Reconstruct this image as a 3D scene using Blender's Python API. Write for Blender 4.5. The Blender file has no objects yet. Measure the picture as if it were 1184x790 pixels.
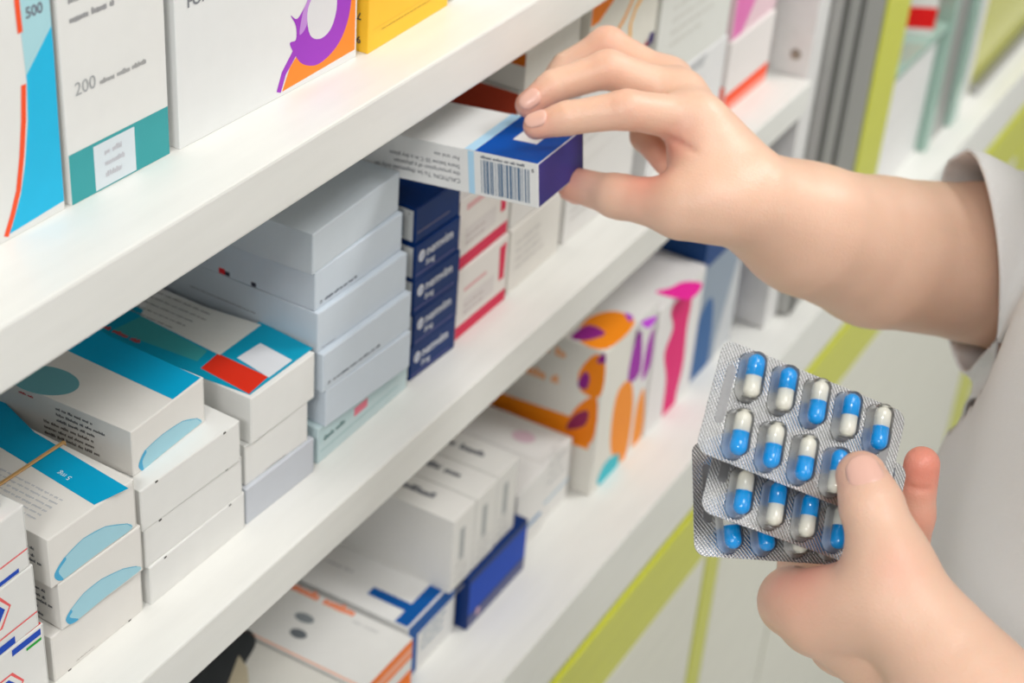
import bpy, bmesh, math, random
import numpy as np
from mathutils import Vector, Matrix

# =====================================================================
#  helpers
# =====================================================================
C = bpy.context.scene.collection
RX = random.Random(7)
MM = 0.001

def link(name, me, parent=None, mat=None):
    o = bpy.data.objects.new(name, me)
    C.objects.link(o)
    if parent is not None:
        o.parent = parent
    if mat is not None:
        o.data.materials.append(mat)
    return o

def tag(o, label=None, cat=None, group=None, kind=None):
    if label: o['label'] = label
    if cat: o['category'] = cat
    if group: o['group'] = group
    if kind: o['kind'] = kind
    return o

def empty(name, loc=(0, 0, 0), rz=0.0, matrix=None):
    o = bpy.data.objects.new(name, None)
    C.objects.link(o)
    if matrix is not None:
        o.matrix_world = matrix
    else:
        o.location = loc
        o.rotation_euler = (0, 0, rz)
    o.empty_display_size = 0.02
    return o

def bm_to(name, bm, mats, parent=None, smooth=False):
    me = bpy.data.meshes.new(name)
    bm.normal_update()
    bm.to_mesh(me); bm.free()
    for m in mats: me.materials.append(m)
    if smooth:
        for p_ in me.polygons: p_.use_smooth = True
    o = bpy.data.objects.new(name, me)
    C.objects.link(o)
    if parent is not None: o.parent = parent
    return o

def add_box(bm, x0, y0, z0, x1, y1, z1, mi=0, bev=0.0, seg=2):
    vs = [bm.verts.new(c) for c in [(x0,y0,z0),(x1,y0,z0),(x1,y1,z0),(x0,y1,z0),(x0,y0,z1),(x1,y0,z1),(x1,y1,z1),(x0,y1,z1)]]
    fs = [bm.faces.new([vs[i] for i in q]) for q in [(0,3,2,1),(4,5,6,7),(0,1,5,4),(1,2,6,5),(2,3,7,6),(3,0,4,7)]]
    for f_ in fs: f_.material_index = mi
    if bev > 0:
        es = list({e for f_ in fs for e in f_.edges})
        r = bmesh.ops.bevel(bm, geom=es, offset=bev, segments=seg, affect='EDGES', profile=0.6)
        for f_ in r['faces']: f_.material_index = mi
    return fs

# =====================================================================
#  materials (all procedural)
# =====================================================================
_M = {}
def nodes_of(name):
    m = bpy.data.materials.new(name); m.use_nodes = True
    nt = m.node_tree
    return m, nt, nt.nodes['Principled BSDF']

def paper(rgb, rough=0.45, name=None, spec=0.18):
    k = ('p', tuple(round(c, 3) for c in rgb), rough)
    if k in _M: return _M[k]
    m, nt, b = nodes_of(name or 'card_%02x%02x%02x' % tuple(int(min(c, 1) * 255) for c in rgb))
    # printed card: a trace of mottling and very fine fibre relief
    tc = nt.nodes.new('ShaderNodeTexCoord')
    no = nt.nodes.new('ShaderNodeTexNoise'); no.inputs['Scale'].default_value = 90; no.inputs['Detail'].default_value = 3
    nt.links.new(tc.outputs['Object'], no.inputs['Vector'])
    mx = nt.nodes.new('ShaderNodeMixRGB'); mx.inputs[1].default_value = (*[c * .965 for c in rgb], 1); mx.inputs[2].default_value = (*[min(1, c * 1.02) for c in rgb], 1)
    nt.links.new(no.outputs['Fac'], mx.inputs[0]); nt.links.new(mx.outputs[0], b.inputs['Base Color'])
    bp = nt.nodes.new('ShaderNodeBump'); bp.inputs['Strength'].default_value = .04; bp.inputs['Distance'].default_value = .0005
    n2 = nt.nodes.new('ShaderNodeTexNoise'); n2.inputs['Scale'].default_value = 900
    nt.links.new(tc.outputs['Object'], n2.inputs['Vector']); nt.links.new(n2.outputs['Fac'], bp.inputs['Height']); nt.links.new(bp.outputs[0], b.inputs['Normal'])
    b.inputs['Roughness'].default_value = rough
    b.inputs['Specular IOR Level'].default_value = spec
    _M[k] = m
    return m

WHITE = (.80, .80, .775); CREAM = (.80, .78, .74); GREY = (.63, .70, .77)
CYAN = (.0, .36, .62); TEAL = (.05, .36, .38); NAVY = (.001, .028, .15); ROYAL = (.0, .06, .42); RED = (.75, .03, .02)
ORANGE = (.93, .20, .01); PURPLE = (.36, .05, .55); YEL = (.96, .56, .04); INK = (.05, .05, .07); DGREY = (.22, .23, .25)
PINK = (.80, .10, .42); MAG = (.80, .02, .32); LBLUE = (.45, .70, .90); PALEBLUE = (.38, .66, .76); BRICK = (.42, .05, .02)

def painted(name, rgb, rough=.35, bump=.25, scale=60):
    m, nt, b = nodes_of(name)
    tc = nt.nodes.new('ShaderNodeTexCoord')
    mp = nt.nodes.new('ShaderNodeMapping'); mp.inputs['Scale'].default_value = (.25, 1.6, 1.6)
    no = nt.nodes.new('ShaderNodeTexNoise'); no.inputs['Scale'].default_value = scale; no.inputs['Detail'].default_value = 6
    nt.links.new(tc.outputs['Object'], mp.inputs['Vector']); nt.links.new(mp.outputs[0], no.inputs['Vector'])
    cr = nt.nodes.new('ShaderNodeValToRGB')
    cr.color_ramp.elements[0].position = .3; cr.color_ramp.elements[0].color = (*[c * .95 for c in rgb], 1)
    cr.color_ramp.elements[1].position = .7; cr.color_ramp.elements[1].color = (*rgb, 1)
    nt.links.new(no.outputs['Fac'], cr.inputs[0]); nt.links.new(cr.outputs[0], b.inputs['Base Color'])
    bp = nt.nodes.new('ShaderNodeBump'); bp.inputs['Strength'].default_value = bump; bp.inputs['Distance'].default_value = .0008
    nt.links.new(no.outputs['Fac'], bp.inputs['Height']); nt.links.new(bp.outputs[0], b.inputs['Normal'])
    b.inputs['Roughness'].default_value = rough
    return m

M_SHELF = painted('white_painted_board', (.82, .82, .785))
M_PANEL = painted('white_side_board', (.80, .79, .78), bump=.05)
M_BASE = painted('white_cabinet_front', (.75, .74, .66), bump=.05)
M_OLIVE = painted('lime_green_laminate', (.60, .62, .05), rough=.3, bump=.03)
M_LIMEGLASS = painted('lime_green_board', (.62, .62, .14), rough=.2, bump=.02)
M_WALL = painted('warm_white_plaster', (.78, .77, .74), rough=.8, bump=.1)
M_FLOOR = painted('pale_floor_tile', (.60, .60, .56), rough=.25, bump=.03)
M_CEIL = painted('ceiling_white', (.85, .85, .84), rough=.9, bump=.05)

def metal(name, rgb, rough):
    m, nt, b = nodes_of(name)
    b.inputs['Metallic'].default_value = .85; b.inputs['Roughness'].default_value = rough
    tc = nt.nodes.new('ShaderNodeTexCoord'); mp = nt.nodes.new('ShaderNodeMapping'); mp.inputs['Scale'].default_value = (400, 400, 3)
    no = nt.nodes.new('ShaderNodeTexNoise'); no.inputs['Scale'].default_value = 1
    mx = nt.nodes.new('ShaderNodeMixRGB'); mx.inputs[1].default_value = (*[c * .85 for c in rgb], 1); mx.inputs[2].default_value = (*rgb, 1)
    nt.links.new(tc.outputs['Object'], mp.inputs[0]); nt.links.new(mp.outputs[0], no.inputs['Vector']); nt.links.new(no.outputs['Fac'], mx.inputs[0]); nt.links.new(mx.outputs[0], b.inputs['Base Color'])
    return m
M_ALU = metal('brushed_aluminium', (.50, .50, .49), .45)
M_ALU_DARK = metal('aluminium_groove', (.16, .16, .155), .5)
M_SCREW = metal('screw_cap', (.35, .33, .28), .4)

def glass_mat(name, rgb, mix):
    m = bpy.data.materials.new(name); m.use_nodes = True; nt = m.node_tree
    for n in list(nt.nodes): nt.nodes.remove(n)
    out = nt.nodes.new('ShaderNodeOutputMaterial')
    tr = nt.nodes.new('ShaderNodeBsdfTransparent'); tr.inputs[0].default_value = (*rgb, 1)
    gl = nt.nodes.new('ShaderNodeBsdfGlossy'); gl.inputs['Roughness'].default_value = .04
    fr = nt.nodes.new('ShaderNodeFresnel'); fr.inputs['IOR'].default_value = mix
    ms = nt.nodes.new('ShaderNodeMixShader')
    nt.links.new(fr.outputs[0], ms.inputs[0]); nt.links.new(tr.outputs[0], ms.inputs[1]); nt.links.new(gl.outputs[0], ms.inputs[2])
    nt.links.new(ms.outputs[0], out.inputs[0])
    return m
M_GLASS = glass_mat('clear_cabinet_glass', (.93, .97, .95), 1.35)
M_PVC = glass_mat('clear_blister_film', (.985, .988, .99), 1.22)
def glossy(name, rgb, rough, coat=0.0):
    m, nt, b = nodes_of(name)
    b.inputs['Base Color'].default_value = (*rgb, 1); b.inputs['Roughness'].default_value = rough
    b.inputs['Coat Weight'].default_value = coat
    tc = nt.nodes.new('ShaderNodeTexCoord'); no = nt.nodes.new('ShaderNodeTexNoise'); no.inputs['Scale'].default_value = 250
    bp = nt.nodes.new('ShaderNodeBump'); bp.inputs['Strength'].default_value = .03; bp.inputs['Distance'].default_value = .0003
    nt.links.new(tc.outputs['Object'], no.inputs[0]); nt.links.new(no.outputs['Fac'], bp.inputs['Height']); nt.links.new(bp.outputs[0], b.inputs['Normal'])
    return m
M_GREENEDGE = glossy('green_glass_edge', (.33, .50, .43), .15, .3)
M_CAPBLUE = glossy('gelatin_blue', (.0, .33, .86), .16, .5)
M_CAPWHITE = glossy('gelatin_ivory', (.80, .78, .68), .18, .5)
M_RUBBER = glossy('tan_rubber', (.62, .36, .13), .5)

def foil_mat():
    m, nt, b = nodes_of('knurled_foil')
    b.inputs['Metallic'].default_value = 1.0; b.inputs['Base Color'].default_value = (.80, .80, .82, 1); b.inputs['Roughness'].default_value = .27
    tc = nt.nodes.new('ShaderNodeTexCoord')
    def wave(rot, sc):
        mp = nt.nodes.new('ShaderNodeMapping'); mp.inputs['Rotation'].default_value = (0, 0, rot)
        w = nt.nodes.new('ShaderNodeTexWave'); w.inputs['Scale'].default_value = sc; w.inputs['Distortion'].default_value = 0
        nt.links.new(tc.outputs['Object'], mp.inputs[0]); nt.links.new(mp.outputs[0], w.inputs['Vector'])
        return w
    a = wave(math.radians(40), 250); c = wave(math.radians(-50), 250)
    mu = nt.nodes.new('ShaderNodeMath'); mu.operation = 'MAXIMUM'
    hv = nt.nodes.new('ShaderNodeMath'); hv.operation = 'MULTIPLY'; hv.inputs[1].default_value = .55
    nt.links.new(c.outputs['Fac'], hv.inputs[0])
    nt.links.new(a.outputs['Fac'], mu.inputs[0]); nt.links.new(hv.outputs[0], mu.inputs[1])
    bp = nt.nodes.new('ShaderNodeBump'); bp.inputs['Strength'].default_value = .55; bp.inputs['Distance'].default_value = .00025
    nt.links.new(mu.outputs[0], bp.inputs['Height']); nt.links.new(bp.outputs[0], b.inputs['Normal'])
    cr = nt.nodes.new('ShaderNodeValToRGB')  # bright and dark facets of the knurl are painted into the foil colour
    cr.color_ramp.elements[0].position = .30; cr.color_ramp.elements[0].color = (.40, .40, .41, 1)
    cr.color_ramp.elements[1].position = .95; cr.color_ramp.elements[1].color = (.90, .90, .92, 1)
    nt.links.new(mu.outputs[0], cr.inputs[0]); nt.links.new(cr.outputs[0], b.inputs['Base Color'])
    return m
M_FOIL = foil_mat()
M_FOILFLAT = metal('stamped_foil_bar', (.40, .40, .41), .38)
M_MIRROR = metal('smooth_foil', (.95, .95, .96), .24); M_MIRROR.node_tree.nodes['Principled BSDF'].inputs['Metallic'].default_value = .55

def skin_mat():
    m, nt, b = nodes_of('skin')
    at = nt.nodes.new('ShaderNodeAttribute'); at.attribute_name = 'blush'
    tc = nt.nodes.new('ShaderNodeTexCoord')
    n1 = nt.nodes.new('ShaderNodeTexNoise'); n1.inputs['Scale'].default_value = 45; n1.inputs['Detail'].default_value = 5
    nt.links.new(tc.outputs['Object'], n1.inputs[0])
    c1 = nt.nodes.new('ShaderNodeMixRGB'); c1.inputs[1].default_value = (.79, .50, .36, 1); c1.inputs[2].default_value = (.86, .575, .435, 1)
    nt.links.new(n1.outputs['Fac'], c1.inputs[0])
    c2 = nt.nodes.new('ShaderNodeMixRGB'); c2.inputs[2].default_value = (.84, .27, .20, 1)
    nt.links.new(at.outputs['Fac'], c2.inputs[0]); nt.links.new(c1.outputs[0], c2.inputs[1]); nt.links.new(c2.outputs[0], b.inputs['Base Color'])
    b.inputs['Roughness'].default_value = .42
    b.inputs['Subsurface Weight'].default_value = .22
    b.inputs['Subsurface Radius'].default_value = (.010, .0035, .002)
    b.inputs['Subsurface Scale'].default_value = 1.0
    n2 = nt.nodes.new('ShaderNodeTexVoronoi'); n2.inputs['Scale'].default_value = 900
    n3 = nt.nodes.new('ShaderNodeTexNoise'); n3.inputs['Scale'].default_value = 260; n3.inputs['Detail'].default_value = 4
    nt.links.new(tc.outputs['Object'], n2.inputs['Vector']); nt.links.new(tc.outputs['Object'], n3.inputs[0])
    ad = nt.nodes.new('ShaderNodeMath'); ad.operation = 'ADD'; nt.links.new(n2.outputs['Distance'], ad.inputs[0]); nt.links.new(n3.outputs['Fac'], ad.inputs[1])
    bp = nt.nodes.new('ShaderNodeBump'); bp.inputs['Strength'].default_value = .22; bp.inputs['Distance'].default_value = .0005
    nt.links.new(ad.outputs[0], bp.inputs['Height']); nt.links.new(bp.outputs[0], b.inputs['Normal'])
    return m
M_SKIN = skin_mat()
M_NAIL = glossy('fingernail_pink', (.82, .49, .40), .33, .1)
M_HAIR = glossy('dark_hair', (.03, .02, .015), .5)

def cloth_mat(name, rgb):
    m, nt, b = nodes_of(name)
    b.inputs['Base Color'].default_value = (*rgb, 1); b.inputs['Roughness'].default_value = .85
    b.inputs['Sheen Weight'].default_value = .2
    tc = nt.nodes.new('ShaderNodeTexCoord')
    n1 = nt.nodes.new('ShaderNodeTexNoise'); n1.inputs['Scale'].default_value = 1400
    n2 = nt.nodes.new('ShaderNodeTexNoise'); n2.inputs['Scale'].default_value = 120; n2.inputs['Detail'].default_value = 4
    nt.links.new(tc.outputs['Object'], n1.inputs[0]); nt.links.new(tc.outputs['Object'], n2.inputs[0])
    ad = nt.nodes.new('ShaderNodeMath'); nt.links.new(n1.outputs['Fac'], ad.inputs[0]); nt.links.new(n2.outputs['Fac'], ad.inputs[1])
    bp = nt.nodes.new('ShaderNodeBump'); bp.inputs['Strength'].default_value = .4; bp.inputs['Distance'].default_value = .0008
    nt.links.new(ad.outputs[0], bp.inputs['Height']); nt.links.new(bp.outputs[0], b.inputs['Normal'])
    return m
M_COAT = cloth_mat('white_coat_cotton', (.87, .87, .87))
M_TROUSERS = cloth_mat('dark_trouser_cloth', (.05, .055, .07))
M_SHOE = glossy('white_shoe_leather', (.7, .7, .68), .4)

# =====================================================================
#  printing on cartons: every print is geometry in the face of its carton
# =====================================================================
_T = {}
def text_mesh(s, bold=False):
    k = (s, bold)
    if k in _T: return _T[k]
    cu = bpy.data.curves.new('lettering', 'FONT'); cu.body = s; cu.size = 1.0
    cu.resolution_u = 3
    if bold: cu.offset = .022
    ob = bpy.data.objects.new('lettering', cu); C.objects.link(ob)
    dg = bpy.context.evaluated_depsgraph_get()
    me = bpy.data.meshes.new_from_object(ob.evaluated_get(dg))
    vs = [(v.co.x, v.co.y) for v in me.vertices]; ps = [tuple(p_.vertices) for p_ in me.polygons]
    bpy.data.objects.remove(ob); bpy.data.curves.remove(cu); bpy.data.meshes.remove(me)
    _T[k] = (vs, ps)
    return _T[k]

def shapes(kind, a):
    """-> list of (points, faces) in text space (mm)"""
    out = []
    def rect(x0, y0, x1, y1): out.append(([(x0, y0), (x1, y0), (x1, y1), (x0, y1)], [(0, 1, 2, 3)]))
    if kind == 'rect': rect(*a)
    elif kind == 'poly': out.append((list(a), [tuple(range(len(a)))]))
    elif kind == 'spoly':           # closed smooth outline through the points
        n = len(a); pts = []
        for i in range(n):
            p0, p1, p2, p3 = a[i - 1], a[i], a[(i + 1) % n], a[(i + 2) % n]
            for t in (0, .25, .5, .75):
                pts.append(tuple(.5 * (2 * p1[q] + (p2[q] - p0[q]) * t + (2 * p0[q] - 5 * p1[q] + 4 * p2[q] - p3[q]) * t * t + (3 * p1[q] - p0[q] - 3 * p2[q] + p3[q]) * t ** 3) for q in (0, 1)))
        out.append((pts, [tuple(range(len(pts)))]))
    elif kind == 'ell':
        cx, cy, rx, ry, rot = a; n = 40; r = math.radians(rot)
        pts = []
        for i in range(n):
            t = 2 * math.pi * i / n; x = rx * math.cos(t); y = ry * math.sin(t)
            pts.append((cx + x * math.cos(r) - y * math.sin(r), cy + x * math.sin(r) + y * math.cos(r)))
        out.append((pts, [tuple(range(n))]))
    elif kind == 'stroke':          # a ribbon along a polyline, (points, width)
        pts, w = a; L = []; Rr = []
        for i, p_ in enumerate(pts):
            q0 = pts[max(0, i - 1)]; q1 = pts[min(len(pts) - 1, i + 1)]
            dx, dy = q1[0] - q0[0], q1[1] - q0[1]; l = math.hypot(dx, dy) or 1
            ww = w[i] if isinstance(w, (list, tuple)) else w
            L.append((p_[0] - dy / l * ww / 2, p_[1] + dx / l * ww / 2)); Rr.append((p_[0] + dy / l * ww / 2, p_[1] - dx / l * ww / 2))
        n = len(pts)
        out.append((L + Rr, [(i, i + 1, n + i + 1, n + i) for i in range(n - 1)]))
    elif kind == 'text':
        s, size, bold = a; vs, ps = text_mesh(s, bold)
        out.append(([(x * size, y * size) for x, y in vs], ps))
    elif kind == 'words':           # small print too fine to read: word-long marks
        w, n, pitch, hh, seed = a; r = random.Random(seed)
        for i in range(n):
            x = 0; end = w * r.uniform(.72, 1.0)
            while x < end:
                l = r.uniform(hh * 1.2, hh * 4.5)
                l = min(l, end - x)
                if l < hh * .5: break
                xx = x
                while xx < x + l:                    # strokes inside a word
                    s = hh * r.uniform(.28, .5); e = min(s, x + l - xx)
                    y0 = -i * pitch + (r.uniform(0, .15) * hh); y1 = -i * pitch + hh * r.choice([.7, .7, .75, 1.0])
                    rect(xx, y0, xx + e * .78, y1); xx += s
                x += l + hh * .55
    elif kind == 'bars':
        w, h, seed = a; r = random.Random(seed); x = 0
        while x < w:
            b = r.choice([.25, .25, .5, .75]) * w / 18; rect(x, 0, min(w, x + b), h); x += b + r.choice([.3, .3, .6, .8]) * w / 22
    return out

def put_prints(bm, prints, faces, dims, mats, pal):
    w, d, h = dims
    lift = {}
    for pr_ in prints:
        face, kind, col, args = pr_[:4]
        if face not in faces: continue
        x0, y0, rot = (list(pr_[4]) + [0, 0, 0])[:3] if len(pr_) > 4 else (0, 0, 0)
        if col not in pal: pal[col] = len(mats); mats.append(paper(col, .5))
        mi = pal[col]
        lift[face] = lift.get(face, 0) + 1
        o = (.05 + .025 * lift[face]) * MM
        c, s = math.cos(math.radians(rot)), math.sin(math.radians(rot))
        for pts, fcs in shapes(kind, args):
            vs = []
            for (px, py) in pts:
                u = px * c - py * s; v = px * s + py * c
                u = (x0 + u) if face != 'L' or kind not in ('text', 'words', 'bars') else (x0 - u)
                v = y0 + v
                u *= MM; v *= MM
                if face == 'F': co = (u, -o, v)
                elif face == 'T': co = (u, v, h + o)
                elif face == 'L': co = (-o, u, v)
                vs.append(bm.verts.new(co))
            for fc in fcs:
                try:
                    f_ = bm.faces.new([vs[i] for i in fc]); f_.material_index = mi
                except ValueError: pass

def carton(key, label, group, base=WHITE, prints=(), flap='bottom', name='medicine_box', matrix=None, dims=None, endcol=None, front=None, notch=False):
    if dims is None:
        x, y, z, rot, w, d, h = BOX[key]
        root = empty(name, (x, y, z), math.radians(rot))
    else:
        w, d, h = dims
        root = empty(name, matrix=matrix)
    tag(root, label, 'box', group)
    mats = [paper(base, .42)]; pal = {}
    bm = bmesh.new()
    add_box(bm, 0, 0, 0, w, d, h, 0, .0005, 2)
    r = .0
    if flap:
        bm.faces.ensure_lookup_table()
        ff = min((f_ for f_ in bm.faces), key=lambda f_: f_.calc_center_median().y + (0 if f_.calc_area() > .6 * w * h else 1))
        bmesh.ops.inset_region(bm, faces=[ff], thickness=.00035, depth=0)
        bmesh.ops.translate(bm, verts=list(ff.verts), vec=(0, .0012, 0))
        put_prints(bm, prints, ('T', 'L'), (w, d, h), mats, pal)
        bm_to('carton', bm, mats, root)
        fb = bmesh.new(); fm = [paper(front or base, .42)]; fp = {}
        g = .00065; gb = .0004
        add_box(fb, g, 0, gb, w - g, .0007, h - g, 0, .0002, 1)
        # the two cuts in the fold of the tuck flap, and the lip along its edge
        dk = paper((.05, .045, .04), .8)
        fm.append(dk)
        zc = (h - g - .0001) if flap == 'top' else (gb + .0001)
        if notch:
            for cx in (.16 * w, .84 * w):
                add_box(fb, cx - .0009, -.00012, zc - .0007, cx + .0009, .0003, zc + .0001, 1)
        ol = (h + .00012) if flap == 'top' else gb
        put_prints(fb, prints, ('F',), (w, d, h), fm, fp)
        bm_to('end_flap', fb, fm, root)
    else:
        put_prints(bm, prints, ('T', 'L', 'F'), (w, d, h), mats, pal)
        bm_to('carton', bm, mats, root)
    return root

BOX = {
    'S0a': (0.333, 0.431, 1.13, -1.0, 0.076, 0.13, 0.0405),
    'S0b': (0.3325, 0.43, 1.171, 0.0, 0.0745, 0.13, 0.034),
    'S0c': (0.331, 0.4295, 1.2055, 0.5, 0.0745, 0.13, 0.0325),
    'S0d': (0.327, 0.437, 1.2385, -1.0, 0.0715, 0.12, 0.0305),
    'S1a': (0.4142, 0.4315, 1.13, -1.0, 0.0592, 0.13, 0.0265),
    'S1b': (0.4206, 0.4305, 1.157, -3.0, 0.0515, 0.13, 0.0265),
    'S1c': (0.4168, 0.4305, 1.184, -2.2, 0.0535, 0.135, 0.027),
    'S2a': (0.478, 0.4294, 1.13, -0.7, 0.0715, 0.12, 0.0228),
    'S2b': (0.4768, 0.4305, 1.153, -1.6, 0.071, 0.12, 0.0228),
    'S2c': (0.4752, 0.4301, 1.176, -2.4, 0.07, 0.12, 0.0238),
    'S2d': (0.4817, 0.4392, 1.2, 0.9, 0.0532, 0.135, 0.0255),
    'S3a': (0.5515, 0.4291, 1.13, -2.0, 0.0555, 0.12, 0.0222),
    'S3b': (0.5537, 0.4312, 1.1524, -3.0, 0.0496, 0.125, 0.0248),
    'S3c': (0.5566, 0.4293, 1.1775, -1.6, 0.0514, 0.13, 0.0275),
    'G1': (0.6135, 0.429, 1.13, 0.5, 0.088, 0.13, 0.023),
    'G2': (0.6167, 0.4268, 1.1534, -3.6, 0.0745, 0.13, 0.0233),
    'G3': (0.6138, 0.4267, 1.177, -2.0, 0.079, 0.13, 0.0235),
    'G4': (0.6133, 0.43, 1.2008, -1.9, 0.079, 0.13, 0.0235),
    'G5': (0.6143, 0.4325, 1.2246, -0.7, 0.0784, 0.13, 0.0228),
    'G6': (0.611, 0.4319, 1.2477, 1.6, 0.0815, 0.125, 0.0232),
    'B1': (0.7075, 0.4315, 1.13, -2.6, 0.0452, 0.1, 0.0223),
    'B2': (0.7082, 0.4308, 1.1526, -2.0, 0.0445, 0.1, 0.0223),
    'B3': (0.7072, 0.4312, 1.1752, -3.0, 0.045, 0.1, 0.0223),
    'B4': (0.7066, 0.431, 1.1978, -2.0, 0.0445, 0.1, 0.0223),
    'B5': (0.707, 0.432, 1.2204, -2.0, 0.044, 0.1, 0.0223),
    'R1': (0.7575, 0.4325, 1.13, 0.0, 0.06, 0.11, 0.047),
    'R2': (0.757, 0.4335, 1.1775, 0.8, 0.061, 0.11, 0.047),
    'WA1': (0.8225, 0.434, 1.13, 1.0, 0.068, 0.11, 0.045),
    'WA2': (0.8235, 0.436, 1.1755, 0.0, 0.067, 0.11, 0.045),
    'WA3': (0.8265, 0.438, 1.221, 0.5, 0.067, 0.11, 0.044),
    'WA4': (0.828, 0.436, 1.2655, -0.5, 0.066, 0.11, 0.033),
    'WB1': (0.8985, 0.436, 1.13, 0.0, 0.098, 0.11, 0.054),
    'WB2': (0.9, 0.434, 1.1845, 1.0, 0.097, 0.11, 0.054),
    'WB3': (0.9, 0.432, 1.239, 0.8, 0.102, 0.11, 0.062),
    'WC1': (1.012, 0.432, 1.13, 0.0, 0.122, 0.12, 0.07),
    'WC2': (1.01, 0.434, 1.2005, -0.6, 0.122, 0.12, 0.078),
    'PK1': (1.142, 0.431, 1.13, 0.0, 0.085, 0.11, 0.06),
    'PK2': (1.144, 0.433, 1.1905, 0.6, 0.088, 0.11, 0.08),
    'T1': (0.372, 0.4412, 1.352, -0.5, 0.0815, 0.05, 0.165),
    'T2': (0.4565, 0.4398, 1.352, -1.5, 0.059, 0.055, 0.15),
    'T3': (0.5208, 0.4373, 1.352, -1.96, 0.1265, 0.06, 0.16),
    'T4': (0.6532, 0.4303, 1.352, 1.6, 0.0765, 0.07, 0.15),
    'T5': (0.7355, 0.4335, 1.352, 0, 0.08, 0.06, 0.15),
    'L0': (0.5905, 0.424, 0.892, 0, 0.059, 0.14, 0.046),
    'L1': (0.6515, 0.4205, 0.892, 0.0, 0.056, 0.14, 0.046),
    'L2': (0.7125, 0.4275, 0.892, 0, 0.059, 0.14, 0.046),
    'L3': (0.776, 0.42, 0.892, 0, 0.078, 0.15, 0.045),
    'L4a': (0.756, 0.4235, 0.9375, 0, 0.0275, 0.13, 0.06),
    'L4b': (0.7843, 0.4235, 0.9375, 0, 0.0275, 0.13, 0.06),
    'L4c': (0.8126, 0.424, 0.9375, 0, 0.0275, 0.13, 0.06),
    'L5a': (0.859, 0.432, 0.892, 0, 0.043, 0.13, 0.056),
    'L5b': (0.9035, 0.434, 0.892, 0, 0.04, 0.13, 0.055),
    'L6': (0.954, 0.42, 0.892, 0.0, 0.05, 0.13, 0.129),
    'L7': (1.006, 0.4215, 0.892, 0, 0.037, 0.13, 0.128),
    'L8': (1.045, 0.42, 0.892, 0, 0.084, 0.13, 0.118),
    'L9': (1.131, 0.4225, 0.892, 0, 0.085, 0.13, 0.15)}

# =====================================================================
#  room, shelves and cabinets
# =====================================================================
def slab(name, b, mat, kind=None, parent=None, bev=.0012):
    bm = bmesh.new(); add_box(bm, *b, 0, bev, 2)
    o = bm_to(name, bm, [mat], parent)
    if kind: o['kind'] = kind
    return o
slab('floor', (-2.5, -3.0, -.05, 4.5, .80, 0), M_FLOOR, 'structure', bev=0)
slab('wall_back', (-2.5, .72, 0, 4.5, .80, 2.75), M_WALL, 'structure', bev=0)
slab('wall_right', (4.42, -3.0, 0, 4.5, .72, 2.75), M_WALL, 'structure', bev=0)
slab('ceiling', (-2.5, -3.0, 2.75, 4.5, .80, 2.8), M_CEIL, 'structure', bev=0)

unit = empty('shelving_unit', (0, 0, 0))
tag(unit, 'white painted shelving unit with thick boards holding rows of medicine boxes', 'shelves')
SX0, SX1 = -.45, 1.25
for nm, y0, z0, z1 in (('shelf_board', .40, 1.3245, 1.352), ('shelf_board', .40, 1.1027, 1.13), ('shelf_board', .40, 1.66, 1.6873)):
    slab(nm, (SX0, y0, z0, SX1, .665, z1), M_SHELF, parent=unit, bev=.0014)
slab('back_panel', (SX0, .666, .8925, SX1, .68, 2.1), M_PANEL, parent=unit)
sp = slab('side_panel', (SX1 + .0005, .405, .893, SX1 + .030, .68, 2.1), M_PANEL, parent=unit)
sp['label'] = 'white side panel with a small screw cap'
bm = bmesh.new()
bmesh.ops.create_cone(bm, cap_ends=True, segments=24, radius1=.0045, radius2=.0035, depth=.002, matrix=Matrix.Translation((SX1 - .0005, .4175, 1.148)) @ Matrix.Rotation(-math.pi / 2, 4, 'Y'))
bm_to('screw_cap', bm, [M_SCREW], sp)
slab('side_panel', (SX0 - .03, .405, .893, SX0 - .0005, .68, 2.1), M_PANEL, parent=unit)

# aluminium upright with two dark grooves
bm = bmesh.new()
add_box(bm, 1.2815, .395, .8935, 1.4000, .46, 2.1, 0, .002)
for gx in (1.2835, 1.327):
    add_box(bm, gx, .3940, .8945, gx + .012, .3955, 2.0995, 1)
post = bm_to('upright_post', bm, [M_ALU, M_ALU_DARK])
tag(post, 'grey aluminium upright post with two dark grooves at the end of the shelves', 'post')

# deep base cabinet under everything, lime strips on its doors
base = empty('base_cabinet', (0, 0, 0))
tag(base, 'white base cabinet with lime green strips running below the lowest shelf', 'cabinet')
slab('worktop', (-.45, .375, .862, 3.2, .70, .892), M_SHELF, parent=base)
slab('carcass', (-.45, .3805, .0005, 3.2, .70, .8615), M_BASE, parent=base)
slab('fascia', (-.45, .3770, .829, 3.2, .3803, .8600), M_SHELF, parent=base)
slab('lime_strip', (-.45, .3755, .7480, 3.2, .3803, .8200), M_OLIVE, parent=base)['label'] = 'horizontal lime green strip'
for x0, x1 in ((-.44, .28), (.286, 1.117), (1.155, 1.345), (1.352, 2.05), (2.15, 3.19)):
    slab('door_panel', (x0, .3765, .08, x1, .3803, .7440), M_BASE, parent=base)
for x0, x1 in ((1.120, 1.152), (2.056, 2.146)):
    slab('lime_strip', (x0, .3760, .08, x1, .3803, .7440), M_OLIVE, parent=base)['label'] = 'narrow vertical lime green strip'
slab('plinth', (-.45, .40, .0002, 3.2, .41, .0795), M_ALU, parent=base)

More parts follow.
